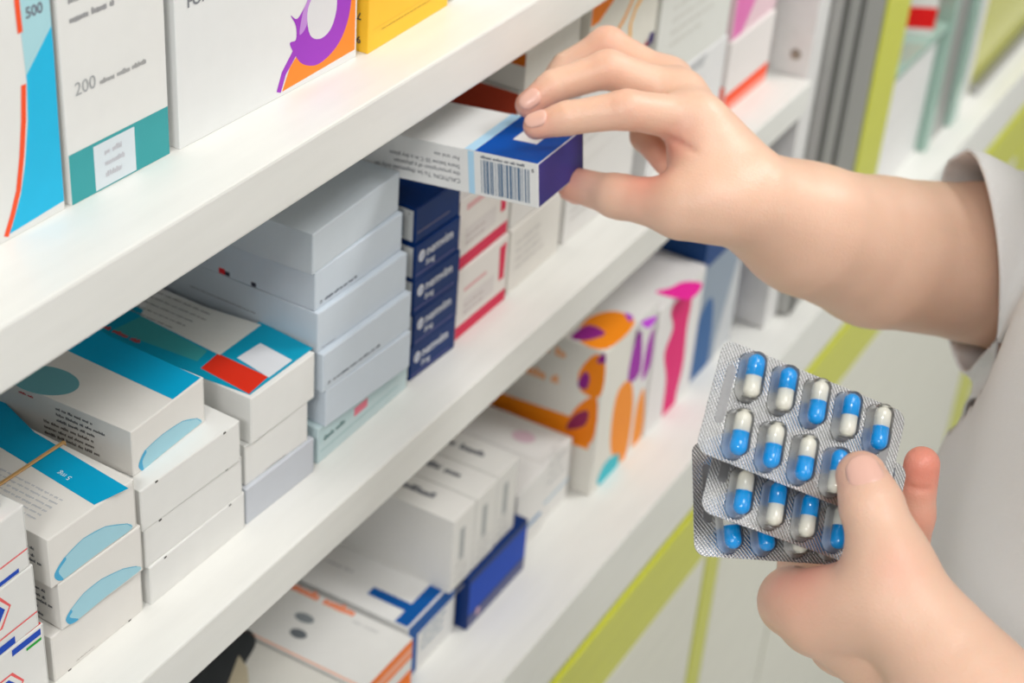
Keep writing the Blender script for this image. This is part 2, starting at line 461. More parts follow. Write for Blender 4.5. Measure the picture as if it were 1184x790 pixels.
# glass fronted display cabinet to the right
disp = empty('display_cabinet', (1.40, .40, .892))
tag(disp, 'glass display cabinet with lime green frame beyond the grey post', 'cabinet')
def dslab(nm, b, mat, bev=.001):
    b = (b[0] - 1.40, b[1] - .40, b[2] - .892, b[3] - 1.40, b[4] - .40, b[5] - .892)
    return slab(nm, b, mat, parent=disp, bev=bev)
dslab('lime_frame', (1.410, .396, .8925, 1.482, .43, 2.1), M_OLIVE)
dslab('back_panel', (1.41, .690, .8925, 2.60, .700, 2.1), M_PANEL)
dslab('glass_shelf', (1.485, .405, 1.030, 1.675, .685, 1.038), M_GREENEDGE)
dslab('inner_panel', (1.485, .412, .8925, 1.672, .422, 1.029), M_PANEL)
dslab('glass_door', (1.676, .402, .8925, 1.692, .425, 2.1), M_GREENEDGE)['label'] = 'green edge of a glass door'
dslab('glass_door', (1.752, .400, .8925, 1.782, .425, 2.1), M_GREENEDGE)['label'] = 'green edge of a glass door'
dslab('door_frame', (1.694, .405, .8925, 1.750, .43, 2.1), M_ALU)
dslab('inner_panel', (1.786, .41, .8925, 1.850, .43, 2.1), M_PANEL)
dslab('lime_panel', (1.852, .41, .8925, 2.60, .43, 2.1), M_LIMEGLASS)
dslab('rail', (1.852, .400, .8925, 2.60, .409, .906), M_ALU)

# =====================================================================
#  medicine boxes
# =====================================================================
DUSK = (.30, .31, .34)
# ---- top shelf (cartons standing upright) ----
G = 'upright boxes along the front of the top shelf'
carton('T1', 'tall upright box with cyan panel and red curved line at left on top shelf', G, WHITE, [
    ('F', 'poly', (.02, .50, .80), [(49.9, 2.4), (52.6, 5.0), (58.6, 16.4), (62.2, 27.9), (65.6, 44.9), (66.9, 60.4), (66.3, 78.0), (65.9, 93.3), (66.5, 106.3), (81.9, 101.8), (81.8, 88.3), (81.9, 67.5), (81.4, 35.1), (81.1, 4.0)]),
    ('F', 'poly', (.42, .70, .76), [(66.7, 63.0), (66.3, 78.0), (65.9, 93.3), (66.5, 106.3), (81.9, 101.8), (81.8, 88.3), (81.7, 78.1)]),
    ('F', 'stroke', (.95, .10, .03), ([(49.0, 2.1), (53.1, 9.3), (57.5, 18.7), (60.9, 32.2), (63.4, 45.7), (65.1, 60.1)], 2.6)),
    ('F', 'stroke', (.95, .10, .03), ([(65.7, 80.6), (65.5, 90.1), (65.4, 100.1), (65.3, 106.7)], 2.6)),
    ('F', 'text', (.16, .16, .2), ('500', 6, True), (69, 85, 0)),
    ('F', 'words', DGREY, (9, 1, 4, 2.2, 3), (66, 95, 0))], flap=None)
carton('T2', 'upright white box with teal base band and pale square on top shelf', G, WHITE, [
    ('F', 'rect', TEAL, (0.3, 0.4, 58.7, 22.5)),
    ('F', 'rect', (.70, .76, .80), (14, 1.0, 38, 21)),
    ('F', 'words', (.45, .45, .45), (44, 1, 5, 2.2, 11), (6, 92, 0)),
    ('F', 'words', (.33, .33, .34), (49, 1, 5, 3.0, 12), (6, 84, 0)),
    ('F', 'words', (.33, .33, .34), (31, 1, 5, 3.0, 13), (6, 76, 0)),
    ('F', 'text', (.40, .41, .42), ('200', 8, False), (6, 46, 0)),
    ('F', 'words', (.42, .42, .42), (36, 1, 5, 2.4, 14), (20, 46, 0)),
    ('F', 'words', (.6, .6, .64), (12, 3, 5, 2.6, 15), (20, 15, 0))], flap=None)
carton('T3', 'large upright white box with orange corner and purple ring on top shelf', G, (.80, .81, .80), [
    ('F', 'poly', (.98, .27, .03), [(69.7, 2.2), (75.4, 12.2), (86.2, 20.5), (99.0, 29.0), (107.3, 39.1), (117.0, 50.9), (124.2, 55.1), (125.1, 29.4), (125.2, 4.4)]),
    ('F', 'stroke', PURPLE, ([(67.2, 2.7), (71.0, 10.8), (78.6, 17.9), (87.4, 23.5), (101.0, 28.4)], [3.4, 3.6, 4, 5, 6])),
    ('F', 'spoly', PURPLE, [(76.0, 37.2), (80.4, 34.1), (84.8, 36.9), (88.6, 41.5), (91.0, 48.2), (123.6, 51.1), (121.6, 30.5), (117.9, 18.7), (110.0, 10.4), (96.7, 6.6), (85.0, 10.6), (78.6, 17.9), (75.4, 24.1), (79.8, 24.3), (79.8, 31.0)]),
    ('F', 'spoly', (.56, .28, .70), [(84.8, 36.0), (88.6, 41.5), (91.0, 48.2), (102.5, 53.0), (96.2, 42.5), (89.9, 36.9), (87.4, 28.5), (82.3, 26.0)]),
    ('F', 'spoly', (.74, .74, .76), [(88.0, 34.6), (92.4, 42.0), (98.7, 46.7), (106.6, 45.2), (110.1, 36.2), (109.6, 27.8), (105.1, 20.7), (97.2, 19.0), (90.0, 23.5)]),
    ('F', 'text', DGREY, ('FORM', 7, True), [(7.5, 62.2)][0]),
    ], flap=None)
carton('T4', 'yellow upright box on top shelf', G, YEL, [
    ('L', 'text', INK, ('7', 5, True), (4, 20, 180)), ('L', 'text', INK, ('9', 5, True), (4, 8, 180)),
    ('F', 'words', (.55, .36, .05), (52, 1, 3, 1.0, 5), (12, 8.5, 0)),
    ('F', 'rect', (.85, .5, .05), (4, 11, 60, 11.5))], flap=None)
carton('T5', 'white upright box right of the yellow box on top shelf', G, WHITE, [('F', 'words', DGREY, (30, 3, 6, 2.5, 8), (10, 60, 0))], flap=None)

# ---- middle shelf, left to right ----
G = 'red lined boxes at the left end of the middle shelf'
RL = (.85, .12, .12); BL = (.01, .07, .50)
def hexlogo(cx, cy):
    return [('F', 'poly', RL, [(cx - 30, cy - 9), (cx + 8, cy - 9), (cx + 14, cy), (cx + 8, cy + 9), (cx - 30, cy + 9)]),
            ('F', 'poly', WHITE, [(cx - 30, cy - 8), (cx + 7, cy - 8), (cx + 12.8, cy), (cx + 7, cy + 8), (cx - 30, cy + 8)]),
            ('F', 'poly', BL, [(cx - 30, cy - 6.5), (cx + 5.5, cy - 6.5), (cx + 10.5, cy), (cx + 5.5, cy + 6.5), (cx - 30, cy + 6.5)])]
carton('S0a', 'white box with blue stripe and green dash at the bottom of the leftmost stack', G, WHITE,
    hexlogo(48, 18) + [('F', 'rect', BL, (57, 35.5, 74, 39)), ('F', 'rect', (.02, .4, .05), (65, 32.5, 74, 34)), ('F', 'rect', RL, (30, 3.2, 75, 4.0)),
    ('T', 'rect', RED, (66, 0.5, 75.5, 7))])
carton('S0b', 'white box with blue badge, second from bottom of the leftmost stack', G, WHITE, hexlogo(46, 22) + [('F', 'rect', RL, (30, 7.6, 74, 8.4)), ('F', 'rect', BL, (30, .6, 60, 4.5))])
carton('S0c', 'white box with red line, third from bottom of the leftmost stack', G, WHITE, [('F', 'rect', RL, (30, 9.2, 74, 10)), ('F', 'rect', BL, (30, .8, 68, 3))])
carton('S0d', 'white box with orange stripe on top of the leftmost stack', G, WHITE, [('F', 'rect', ORANGE, (59, 3, 67, 29.5)), ('F', 'rect', BL, (67.5, 2, 71, 7))])

G = 'white boxes with pale blue swoosh'
def swoosh_prints(pts):
    a, b, c = pts[0], pts[-1], pts[-2]
    return [('F', 'spoly', PALEBLUE, pts), ('F', 'stroke', (.10, .45, .68), (pts[:6], .35)),
            ('F', 'spoly', (.08, .42, .68), [pts[0], pts[1], (pts[1][0] + 1.2, pts[1][1] - 1.5), (pts[0][0] + 2.4, pts[0][1] - .2), c, b])]
side = [('L', 'words', (.10, .11, .13), (36, 3, 4, 1.9, 21), (42, 21, 0)), ('L', 'words', (.10, .11, .13), (38, 3, 4, 1.9, 22), (42, 10, 0))]
carton('S1a', 'plain white box at the bottom of the swoosh stack, perforated flap', G, CREAM, [
    ('F', 'words', (.3, .28, .26), (12, 1, 2, .5, 2), (14, 2.0, 0))], notch=True)
carton('S1b', 'white box with pale blue swoosh, directly above the plain bottom box', G, CREAM, swoosh_prints([(2.5, 4.4), (5.5, 7.8), (14.3, 11.8), (25.2, 12.4), (38.7, 9.3), (47.5, 4.9), (50.1, 1.5), (42.6, 0.9), (25.9, 0.6), (10.0, -0.5), (4.8, 0.2)]) + side)
carton('S1c', 'swoosh box with wide cyan band on top and rubber band around it', G, CREAM, swoosh_prints([(2.3, 6.8), (8.2, 11.5), (20.4, 14.6), (34.0, 12.5), (47.5, 5.3), (50.6, 1.6), (47.1, 0.4), (34.3, 0.8), (19.1, 0.7), (7.1, 0.5), (3.4, 2.6)]) + side + [
    ('T', 'poly', CYAN, [(47.1, -2.8), (29.5, 1.1), (35.7, 75.4), (38.0, 100.2), (67.3, 108.5), (52.2, 59.5)]),
    ('T', 'words', (.55, .57, .60), (60, 6, 3.2, 1.4, 24), (8, 14, 90)),
    ('T', 'text', (.75, .9, .95), ('5 mg', 4, False), (38, 22, 90))])
# tan elastic band looped round that box
x, y, z, rot, w, d, h = BOX['S1c']
rb = empty('rubber_band', (x, y, z), math.radians(rot))
bm = bmesh.new()
Y0, Y1, o, t = .0420, .0440, .0003, .0009
for (a0, b0, a1, b1) in ((-o - t, -o * .2, w + o + t, 0), ):
    add_box(bm, -o - t, Y0, h + .0003, w + o + t, Y1, h + .0003 + t, 0, .0003, 1)
    add_box(bm, -o - t, Y0, .0002, -o, Y1, h + .0003, 0, .0002, 1)
    add_box(bm, w + o, Y0, .0002, w + o + t, Y1, h + .0003, 0, .0002, 1)
bmesh.ops.remove_doubles(bm, verts=bm.verts, dist=1e-6)
band = bm_to('band_loop', bm, [M_RUBBER], rb)
tag(rb, 'thin tan rubber band across the cyan topped swoosh box', 'rubber band')

G = 'white boxes with plain ends and the swoosh box on them'
carton('S2a', 'plain white box at the bottom of its stack, second stack from left', G, WHITE, notch=True, flap='top')
carton('S2b', 'plain white box in the middle of the second stack from left', G, WHITE, notch=True, flap='top')
carton('S2c', 'plain white box directly under the tilted swoosh box', G, WHITE, notch=True, flap='top')
carton('S2d', 'swoosh box with cyan band and teal disc on top, resting on plain white boxes', G, CREAM, swoosh_prints([(4.3, 5.2), (8.6, 9.7), (21.5, 11.2), (36.4, 10.0), (47.3, 5.1), (50.5, 1.1), (43.2, 0.7), (28.8, 0.5), (14.2, 0.1), (7.3, -0.6), (4.4, 2.2)]) + [
    ('T', 'poly', (.0, .38, .66), [(52.1, 0.9), (30.8, 0.5), (34.5, 70.9), (41.2, 104.0), (65.9, 103.9), (55.6, 59.5)]),
    ('T', 'ell', (.16, .42, .47), (*[(9.5, 58.3)][0], 11, 17, 10)),
    ('L', 'words', (.10, .10, .11), (30, 3, 3.3, 1.7, 31), (44, 20, 0)), ('L', 'words', (.12, .10, .09), (40, 3, 3.3, 1.8, 32), (52, 10, 0)),
    ('L', 'bars', INK, (30, 10, 4), (116, 8, 0)), ('L', 'words', (.6, .05, .05), (10, 1, 3, 1.4, 33), (66, 21, 0))])

G = 'three boxes stacked under the red square'
carton('S3a', 'pale grey box at the bottom of the red square stack', G, (.58, .61, .66))
carton('S3b', 'plain white box under the red square box', G, WHITE, [('F', 'words', INK, (18, 1, 2, .5, 5), (16, .8, 0))])
carton('S3c', 'white box with red square and cyan top at the front', G, WHITE, [
    ('T', 'poly', (.0, .32, .50), [(53.9, 2.9), (2.4, 2.3), (-7.4, 99.3), (6.0, 135.7), (29.9, 98.1), (21.3, 49.1), (57.4, 39.6)]),
    ('T', 'poly', TEAL, [(19.7, 43.3), (9.4, 41.3), (5.2, 93.4), (23.8, 90.9)]),
    ('T', 'poly', (.72, .03, .01), [(5.8, 36.0), (21.1, 37.7), (20.0, 5.0), (2.7, 3.1)]),
    ('T', 'poly', (.72, .74, .78), [(41.4, 26.9), (38.8, 4.5), (19.6, 4.2), (23.8, 27.7)]),
    ('T', 'poly', (.70, .70, .66), [(48.7, 88.0), (55.1, 37.2), (20.4, 36.0), (24.2, 91.8), (40.4, 98.5)]),
    ('T', 'words', (.25, .25, .24), (62, 5, 5.4, 1.5, 40), (46, 116, -90)),
    ('L', 'rect', RED, (58, 21, 110, 26.5)), ('L', 'words', (.5, .4, .4), (44, 1, 3, 3.2, 41), (98, 22, 0)),
    ('T', 'words', (.55, .06, .05), (40, 1, 3, 3.2, 42), (3.5, 110, -90))])

# grey-blue stack
G = 'pale blue grey boxes stacked in the middle of the shelf'
dash = lambda l, s, z=2.0, hh=1.0: ('F', 'words', (.16, .18, .22), (l, 1, 2, hh, s), (4, z, 0))
carton('G1', 'pale mint box with small red label at the bottom of the blue grey stack', G, (.60, .74, .76), [
    ('F', 'rect', (.55, .71, .73), (1, 12, 85, 21.5)), ('F', 'rect', (.85, .22, .30), (34, 11, 47, 16.5)), ('F', 'words', (.10, .20, .20), (26, 1, 3, 3.4, 51), (5, 12, 0)),
    ('F', 'rect', (.30, .52, .52), (2, 6.8, 78, 7.3))])
carton('G2', 'blue grey box, second from bottom, just above the mint box', G, GREY, [('T', 'rect', (.55, .62, .72), (2, 2, 60, 60))], flap='top')
carton('G3', 'blue grey box, third from bottom, with small print under its front', G, GREY, [('F', 'text', INK, ('28', 2.6, False), (4, 3.0, 0)), ('F', 'words', (.10, .12, .16), (42, 1, 2, 1.7, 52), (9, 3.0, 0))], flap='top')
carton('G4', 'blue grey box, third from top of its stack, small red mark on its side', G, GREY, [
    ('L', 'words', (.25, .27, .3), (50, 1, 3, 1.0, 53), (84, 8, 0)), dash(12, 54, 1.2, .5)], flap='top')
carton('G5', 'blue grey box, second from top, with small print line along its front', G, GREY, [
    ('F', 'text', INK, ('28', 2.4, False), (4, 2.4, 0)), ('F', 'words', (.10, .12, .16), (38, 1, 2, 1.7, 55), (8.5, 2.4, 0)),
    ('L', 'words', (.22, .24, .27), (44, 4, 3.0, 1.0, 56), (104, 14, 0)), ('L', 'rect', (.8, .03, .04), (57, .6, 61, 4)), ('L', 'rect', INK, (54, .6, 57, 3.2)), ('L', 'rect', INK, (37, .4, 40, 3))], flap='top')
carton('G6', 'plain blue grey box on top of its stack', G, (.60, .66, .71), [('L', 'words', (.25, .27, .30), (20, 1, 3, .9, 57), (80, 18, 0))])

# navy stack
G = 'navy boxes with white lettering stacked beside the blue grey boxes'
for i, (k, lab) in enumerate((('B1', 'navy box with white lettering at the bottom of the navy stack'), ('B2', 'navy box, second from the bottom of the navy stack'),
        ('B3', 'navy box in the middle of the navy stack'), ('B4', 'navy box, second from the top of the navy stack'), ('B5', 'top navy box with white barcode label on its side'))):
    pr_ = [('F', 'ell', (.72, .74, .78), (6.5, 13.5, 3.0, 3.6, -10)), ('F', 'ell', (.15, .22, .45), (6.7, 13.2, .6, 2.6, -35)),
           ('F', 'text', (.72, .75, .80), ('nemvim', 8.4, True), (11, 11.5, 0)), ('F', 'text', (.66, .69, .76), ('5mg', 5.2, True), (10.5, 5.6, 0)),
           ('F', 'rect', (.12, .12, .30), (1, 2.5, 40, 3.4))]
    if k == 'B5':
        pr_ = [('F', 'rect', (.15, .14, .22), (2, 6, 34, 7))]
        pr_ += [('L', 'rect', (.66, .68, .68), (1.5, 1.5, 22, 20.5)), ('L', 'bars', (.05, .12, .25), (12, 16, 9), (20, 3, 0)), ('L', 'text', INK, ('7', 2.2, False), (5, 17, 0))]
    else:
        pr_ += [('L', 'rect', (.66, .68, .68), (1.5, 1.5, 22, 20.5)), ('L', 'bars', (.05, .12, .25), (12, 16, 9), (20, 3, 0))]
    carton(k, lab, G, NAVY, pr_)

G = 'white boxes with crimson stripes'
for k, lab in (('R1', 'white box with crimson stripe, lower of the two beside navy stack'), ('R2', 'white box with crimson stripe, upper of the two beside navy stack')):
    carton(k, lab, G, (.80, .77, .73), [('F', 'rect', (.70, .03, .09), (.5, .5, 59.5, 9)), ('F', 'poly', (.70, .02, .08), [(50, 18), (56, 18), (57, 43), (49, 42)]),
        ('F', 'rect', (.75, .45, .45), (8, 31 if k == 'R1' else 38, 34, 33.5 if k == 'R1' else 42)), ('F', 'rect', (.72, .68, .66), (8, 14, 44, 26)), ('F', 'words', (.5, .42, .4), (30, 2, 5, 1.6, 60), (9, 20, 0))])

G = 'boxes stacked behind the reaching hand'
fuzz = lambda s, c=(.62, .60, .58): [('F', 'words', c, (40, 4, 6, 2.6, s), (8, 32, 0))]
carton('WA1', 'white box with faint print at the bottom right of the crimson striped boxes', G, (.80, .78, .73), fuzz(61))
carton('WA2', 'white box with faint print above the bottom one behind the held box', G, (.80, .79, .76), fuzz(62))
carton('WA3', 'brick red sided box seen just above the held box', G, (.78, .77, .72), [('L', 'rect', BRICK, (.5, 20, 109, 43.5)), ('L', 'rect', (.30, .03, .02), (.5, 1, 109, 19.5))] + fuzz(63))
carton('WA4', 'white box with rust orange band on its side, above the brick red box', G, (.72, .71, .66), [('L', 'rect', (.62, .15, .01), (.5, 16, 109, 24)), ('T', 'rect', (.8, .2, .02), (2, 20, 9, 40))])
carton('WB1', 'white box at the bottom behind the hand, faint grey print', G, (.80, .79, .77), fuzz(64))
carton('WB2', 'white box in the middle behind the hand, faint grey print', G, (.80, .79, .77), fuzz(65))
carton('WB3', 'white box with orange swirls above the fingers', G, (.80, .78, .70), [
    ('F', 'poly', (.95, .24, .01), [(1, 44), (1, 61), (46, 61), (30, 52), (12, 44)]),
    ('F', 'stroke', (.95, .42, .08), ([(18, 14), (26, 24), (38, 27), (50, 34), (62, 46), (74, 50)], 3.5)),
    ('F', 'stroke', (.95, .50, .12), ([(58, 6), (62, 16), (60, 26), (66, 36), (74, 40)], 4)),
    ('F', 'poly', (.35, .68, .80), [(80, 40), (90, 42), (94, 61), (82, 61)]),
    ('F', 'poly', (.45, .04, .05), [(82, .6), (92, .6), (90, 6)]), ('F', 'poly', (.05, .03, .15), [(90, .6), (101, .6), (101, 8), (94, 9)])])
carton('WC1', 'white box with grey diagonal stripe right of the orange swirl box', G, (.80, .80, .80), [('F', 'poly', (.55, .56, .57), [(20, 66), (24, 69), (86, 69), (80, 60)])])
carton('WC2', 'upper plain white box right of the orange swirl box', G, (.78, .79, .75), [('F', 'words', (.68, .67, .62), (70, 5, 9, 3, 66), (20, 60, 0))])
G = 'boxes at the far end of the middle shelf'
carton('PK1', 'white box with scarlet base band at the far end of the middle shelf', G, (.84, .80, .78), [
    ('F', 'rect', (1.0, .09, .02), (1, 1, 84, 17)), ('F', 'rect', (1.0, .35, .28), (8, 1, 84, 8)), ('L', 'rect', (1.0, .09, .02), (1, 1, 60, 24))])
carton('PK2', 'pink and magenta box at the far end of the middle shelf', G, (.85, .62, .68), [
    ('F', 'poly', (.80, .20, .50), [(1, 1), (20, 1), (60, 40), (87, 60), (87, 79), (1, 79)]), ('F', 'poly', (.20, .01, .15), [(1, 42), (60, 42), (87, 52), (87, 79), (1, 79)])])

# ---- lowest shelf ----
G = 'boxes laid flat on the lowest shelf'
carton('L0', 'white box with black and beige pattern at the bottom edge of the picture', G, (.74, .73, .68), [
    ('T', 'spoly', (.05, .055, .06), [(-2.3, 88.0), (25.9, 92.7), (46.9, 89.1), (64.4, 87.0), (58.9, 75.5), (41.5, 69.7), (14.1, 63.7)]),
    ('T', 'poly', (.62, .55, .40), [(17.0, 65.9), (43.1, 76.8), (37.6, 66.0), (24.6, 54.8)])])
carton('L1', 'white box with orange striped front and orange lettering on top', G, (.80, .80, .78), [
    ('F', 'rect', ORANGE, (.5, 30, 55.5, 45.5)), ('F', 'rect', (.92, .40, .25), (.5, 33, 55.5, 40)), ('F', 'rect', ORANGE, (.5, 4, 55.5, 20)),
    ('T', 'rect', (.85, .45, .32), (1, 0.5, 2.6, 139)), ('T', 'words', (.95, .20, .03), (62, 1, 6, 7, 71), (*[(49.7, 92.3)][0], -90)),
    ('T', 'ell', (.15, .17, .19), (*[(18.4, 61.5)][0], 4, 6, 0)), ('T', 'ell', (.25, .28, .30), (*[(32.3, 66.8)][0], 4, 7, 0)), ('T', 'words', (.6, .6, .6), (26, 1, 8, 2.5, 73), (46, 40, -90))])
carton('L2', 'white box with blue cross shaped corner beside the orange striped box', G, (.80, .80, .79), [
    ('T', 'rect', (.0, .09, .36), (1, 1, 58, 11)), ('T', 'rect', (.0, .09, .36), (13, 10, 21, 40)), ('T', 'rect', (.0, .09, .36), (47, 10, 58, 22)),
    ('F', 'rect', (.0, .09, .36), (1, 32, 58, 45)), ('F', 'rect', (.0, .09, .36), (1, 1, 12, 45)), ('F', 'words', (.3, .4, .5), (30, 3, 6, 3, 74), (18, 26, 0)),
    ('T', 'words', (.5, .5, .52), (36, 1, 5, 3, 75), (24, 90, -90))])
carton('L3', 'dark blue box lying under the three white boxes', G, (.005, .03, .15), [
    ('F', 'rect', (.0, .06, .48), (1, 12, 77, 40)), ('F', 'rect', (.12, .13, .26), (1, 1, 77, 10)), ('F', 'ell', (.6, .4, .5), (14, 8, 3, 3, 0))])
G = 'three white boxes standing on the dark blue box'
for k, lab, s in (('L4a', 'white box with red side line, leftmost of the three on the dark blue box', 76), ('L4b', 'white box, middle of the three on the dark blue box', 77), ('L4c', 'white box, rightmost of the three on the dark blue box', 78)):
    pr_ = [('T', 'words', (.06, .07, .10), (34, 1, 6, 6.5, s), (12, 52, -90)), ('F', 'rect', (.45, .47, .47), (9, 22, 15, 48)), ('F', 'words', (.5, .5, .5), (16, 5, 6, 2, s + 9), (5, 18, 0)), ('T', 'rect', (.78, .25, .15), (1, 92, 26.5, 97))]
    if k == 'L4a': pr_ += [('L', 'rect', (.78, .25, .15), (92, 1, 97, 59))]
    carton(k, lab, G, (.80, .79, .76), pr_)
G = 'upright boxes further along the lowest shelf'
carton('L5a', 'white upright box with dark blue line on top', G, (.80, .79, .77), [('T', 'rect', (.03, .04, .16), (6, 22, 14, 92)), ('F', 'rect', (.22, .36, .55), (2, 14, 39, 18))])
carton('L5b', 'white upright box with faint pink spot on top', G, (.80, .79, .77), [('T', 'ell', (.72, .52, .60), (20, 30, 7, 9, 0)), ('F', 'rect', (.50, .62, .72), (2, 16, 41, 19)), ('F', 'words', (.5, .5, .5), (26, 5, 8, 3, 79), (6, 64, 0))])
blob = lambda f_, c, pts: (f_, 'spoly', c, pts)
carton('L6', 'upright white box with orange and purple patches on side and top', G, (.80, .78, .72), [
    ('L', 'poly', (.95, .28, .01), [(5.0, 65.2), (96.0, 60.6), (94.4, 37.2), (5.3, 41.4)]), ('L', 'words', (.90, .38, .12), (40, 1, 7, 8, 81), (*[(65.7, 111.3)][0], 0)), ('L', 'words', (.90, .38, .12), (44, 1, 7, 8, 82), (*[(68.2, 87.4)][0], 0)),
    blob('L', (.93, .24, .01), [(3.2, 48.7), (23.5, 47.9), (20.0, 71.4), (3.3, 89.1)]), blob('L', (.30, .03, .10), [(24.6, 52.2), (19.6, 66.9), (8.9, 75.2), (10.3, 61.4)]),
    blob('L', (.93, .26, .01), [(0.7, 91.6), (16.2, 89.9), (19.2, 105.4), (8.5, 124.6), (-0.3, 120.7)]), blob('L', (.28, .02, .25), [(19.4, 93.9), (15.1, 107.1), (10.6, 104.3), (12.2, 93.1)]), blob('L', (.28, .02, .25), [(6.5, 119.4), (1.3, 128.9), (-0.3, 120.7)]),
    blob('T', (.95, .28, .01), [(4.6, 2.3), (4.5, 25.4), (33.6, 32.4), (54.3, 20.2), (47.8, 1.2)]), blob('T', (.30, .02, .25), [(3.5, 30.5), (25.3, 28.0), (22.5, 12.3), (5.4, 20.2)]), blob('T', (.45, .05, .55), [(56.0, 13.9), (55.6, 6.5), (47.6, 5.3)]),
    blob('F', (.95, .30, .02), [(29.3, 25.8), (27.0, 75.0), (49.0, 78.2), (62.2, 46.8), (58.5, -0.3)]), blob('F', (.05, .55, .65), [(11.2, 4.4), (22.5, 17.8), (47.1, 10.8), (39.3, -6.8)]), blob('F', (.36, .02, .40), [(45.7, 80.0), (49.4, 112.8), (60.4, 114.6), (66.9, 76.1)])])
carton('L7', 'upright white box with violet edge between orange and magenta boxes', G, (.80, .79, .77), [
    blob('F', (.95, .32, .03), [(20.7, 40.1), (31.8, 50.1), (38.4, 4.9), (21.8, -2.0)]), blob('F', (.42, .02, .45), [(24.2, 62.4), (25.4, 93.4), (34.5, 104.2), (36.9, 71.3)]), blob('T', (.55, .08, .70), [(2.4, -2.8), (15.8, -9.0), (-3.0, -11.2)])])
carton('L8', 'upright white box with magenta band down the front and over the top', G, (.82, .80, .79), [
    blob('F', (.80, .01, .18), [(35.5, -7.4), (31.5, 37.1), (20.1, 67.9), (30.6, 86.4), (21.9, 106.7), (36.1, 111.3), (61.1, 101.1), (60.3, 70.9), (63.9, 35.9), (58.4, 9.3), (56.7, -20.0)]),
    blob('T', (.95, .03, .38), [(24.5, -4.6), (22.5, 15.0), (35.1, 8.6), (49.4, 4.3), (56.0, -8.9), (33.2, -12.2)]), ('T', 'ell', (.85, .3, .4), (30, 90, 6, 8, 0)), ('T', 'words', (.5, .5, .6), (30, 1, 5, 5, 83), (50, 70, -90))])
carton('L9', 'dark blue upright box at the far end of the lowest shelf', G, (.01, .06, .22), [
    ('F', 'rect', (.30, .36, .44), (2, 2, 83, 110)), blob('F', (.03, .12, .32), [(6, 2), (40, 2), (30, 70), (4, 60)]), blob('F', (.6, .62, .64), [(50, 2), (83, 2), (83, 90), (66, 60)])])

# ---- inside the display cabinet ----
root = empty('medicine_box', (1.628, .408, 1.0383), math.radians(30)); tag(root, 'red banded box on the glass shelf of the display cabinet', 'box', 'things in the display cabinet')
bm = bmesh.new(); ms = [paper((.78, .78, .76)), paper((.80, .01, .01)), paper((.45, .20, .20))]
add_box(bm, 0, 0, 0, .06, .12, .045, 0, .001); add_box(bm, -.0003, -.0003, .008, .0603, .1203, .030, 1)
bm_to('carton', bm, ms, root)
root = empty('medicine_box', (1.630, .412, 1.0838), math.radians(28)); tag(root, 'dusky pink box standing on the red banded box in the display cabinet', 'box', 'things in the display cabinet')
bm = bmesh.new(); add_box(bm, 0, 0, 0, .055, .11, .060, 0, .001); add_box(bm, -.0003, .02, .004, .02, .1003, .04, 1)
bm_to('carton', bm, [paper((.74, .74, .72)), paper((.50, .24, .24))], root)

# ---- the box held by the reaching hand ----
HM = Matrix(((.99986, .016737, .002421), (-.016398, .99454, -.103063), (-.004133, .103008, .994672)))
HMt = Matrix(((.99986, -.016398, -.004133), (.016737, .99454, .103008), (.002421, -.103063, .994672)))
hw, hd, hh_ = .0500, .120, .0246
top_corner = Vector((.69403, .35439, 1.300))
Rm = HMt.copy()
loc = top_corner - Rm @ Vector((0, 0, hh_))
M4 = Matrix.Translation(loc) @ Rm.to_4x4()
prn = [('T', 'rect', (.0, .075, .40), (0.2, 0.2, 49.8, 36.5)), ('T', 'rect', LBLUE, (.2, 36.6, 49.8, 42.5)),
       ('T', 'rect', (.80, .80, .80), (21, 12, 43, 26)),
       ('L', 'rect', LBLUE, (37, .4, 40.5, 24.2)), ('L', 'bars', (.06, .14, .26), (28, 18.5, 6), (33, 2.0, 0)),
       ('L', 'words', (.1, .12, .16), (27, 1, 2, 1.6, 6), (33, 21.4, 0)), ('L', 'text', INK, ('8', 3, False), (2.2, 21.4, 180)),
       ('L', 'text', (.12, .13, .16), ('CAUTION: To be dispensed only on', 3.5, False), (45.5, 7.0, 180)),
       ('L', 'text', (.12, .13, .16), ('the prescription of a physician', 3.3, False), (45.5, 11.0, 180)),
       ('L', 'text', (.12, .13, .16), ('Store below 25 C in a dry place', 3.3, False), (45.5, 15.0, 180)),
       ('L', 'text', (.12, .13, .16), ('For oral use', 3.1, False), (45.5, 19.6, 180)),
       ('T', 'text', (.25, .26, .3), ('tablets', 4, False), (8, 104, -90))]
carton('held', 'blue and white box with barcode held by the fingers over the shelf', None, (.80, .80, .79), prn, matrix=M4, dims=(hw, hd, hh_), front=(.045, .04, .24))

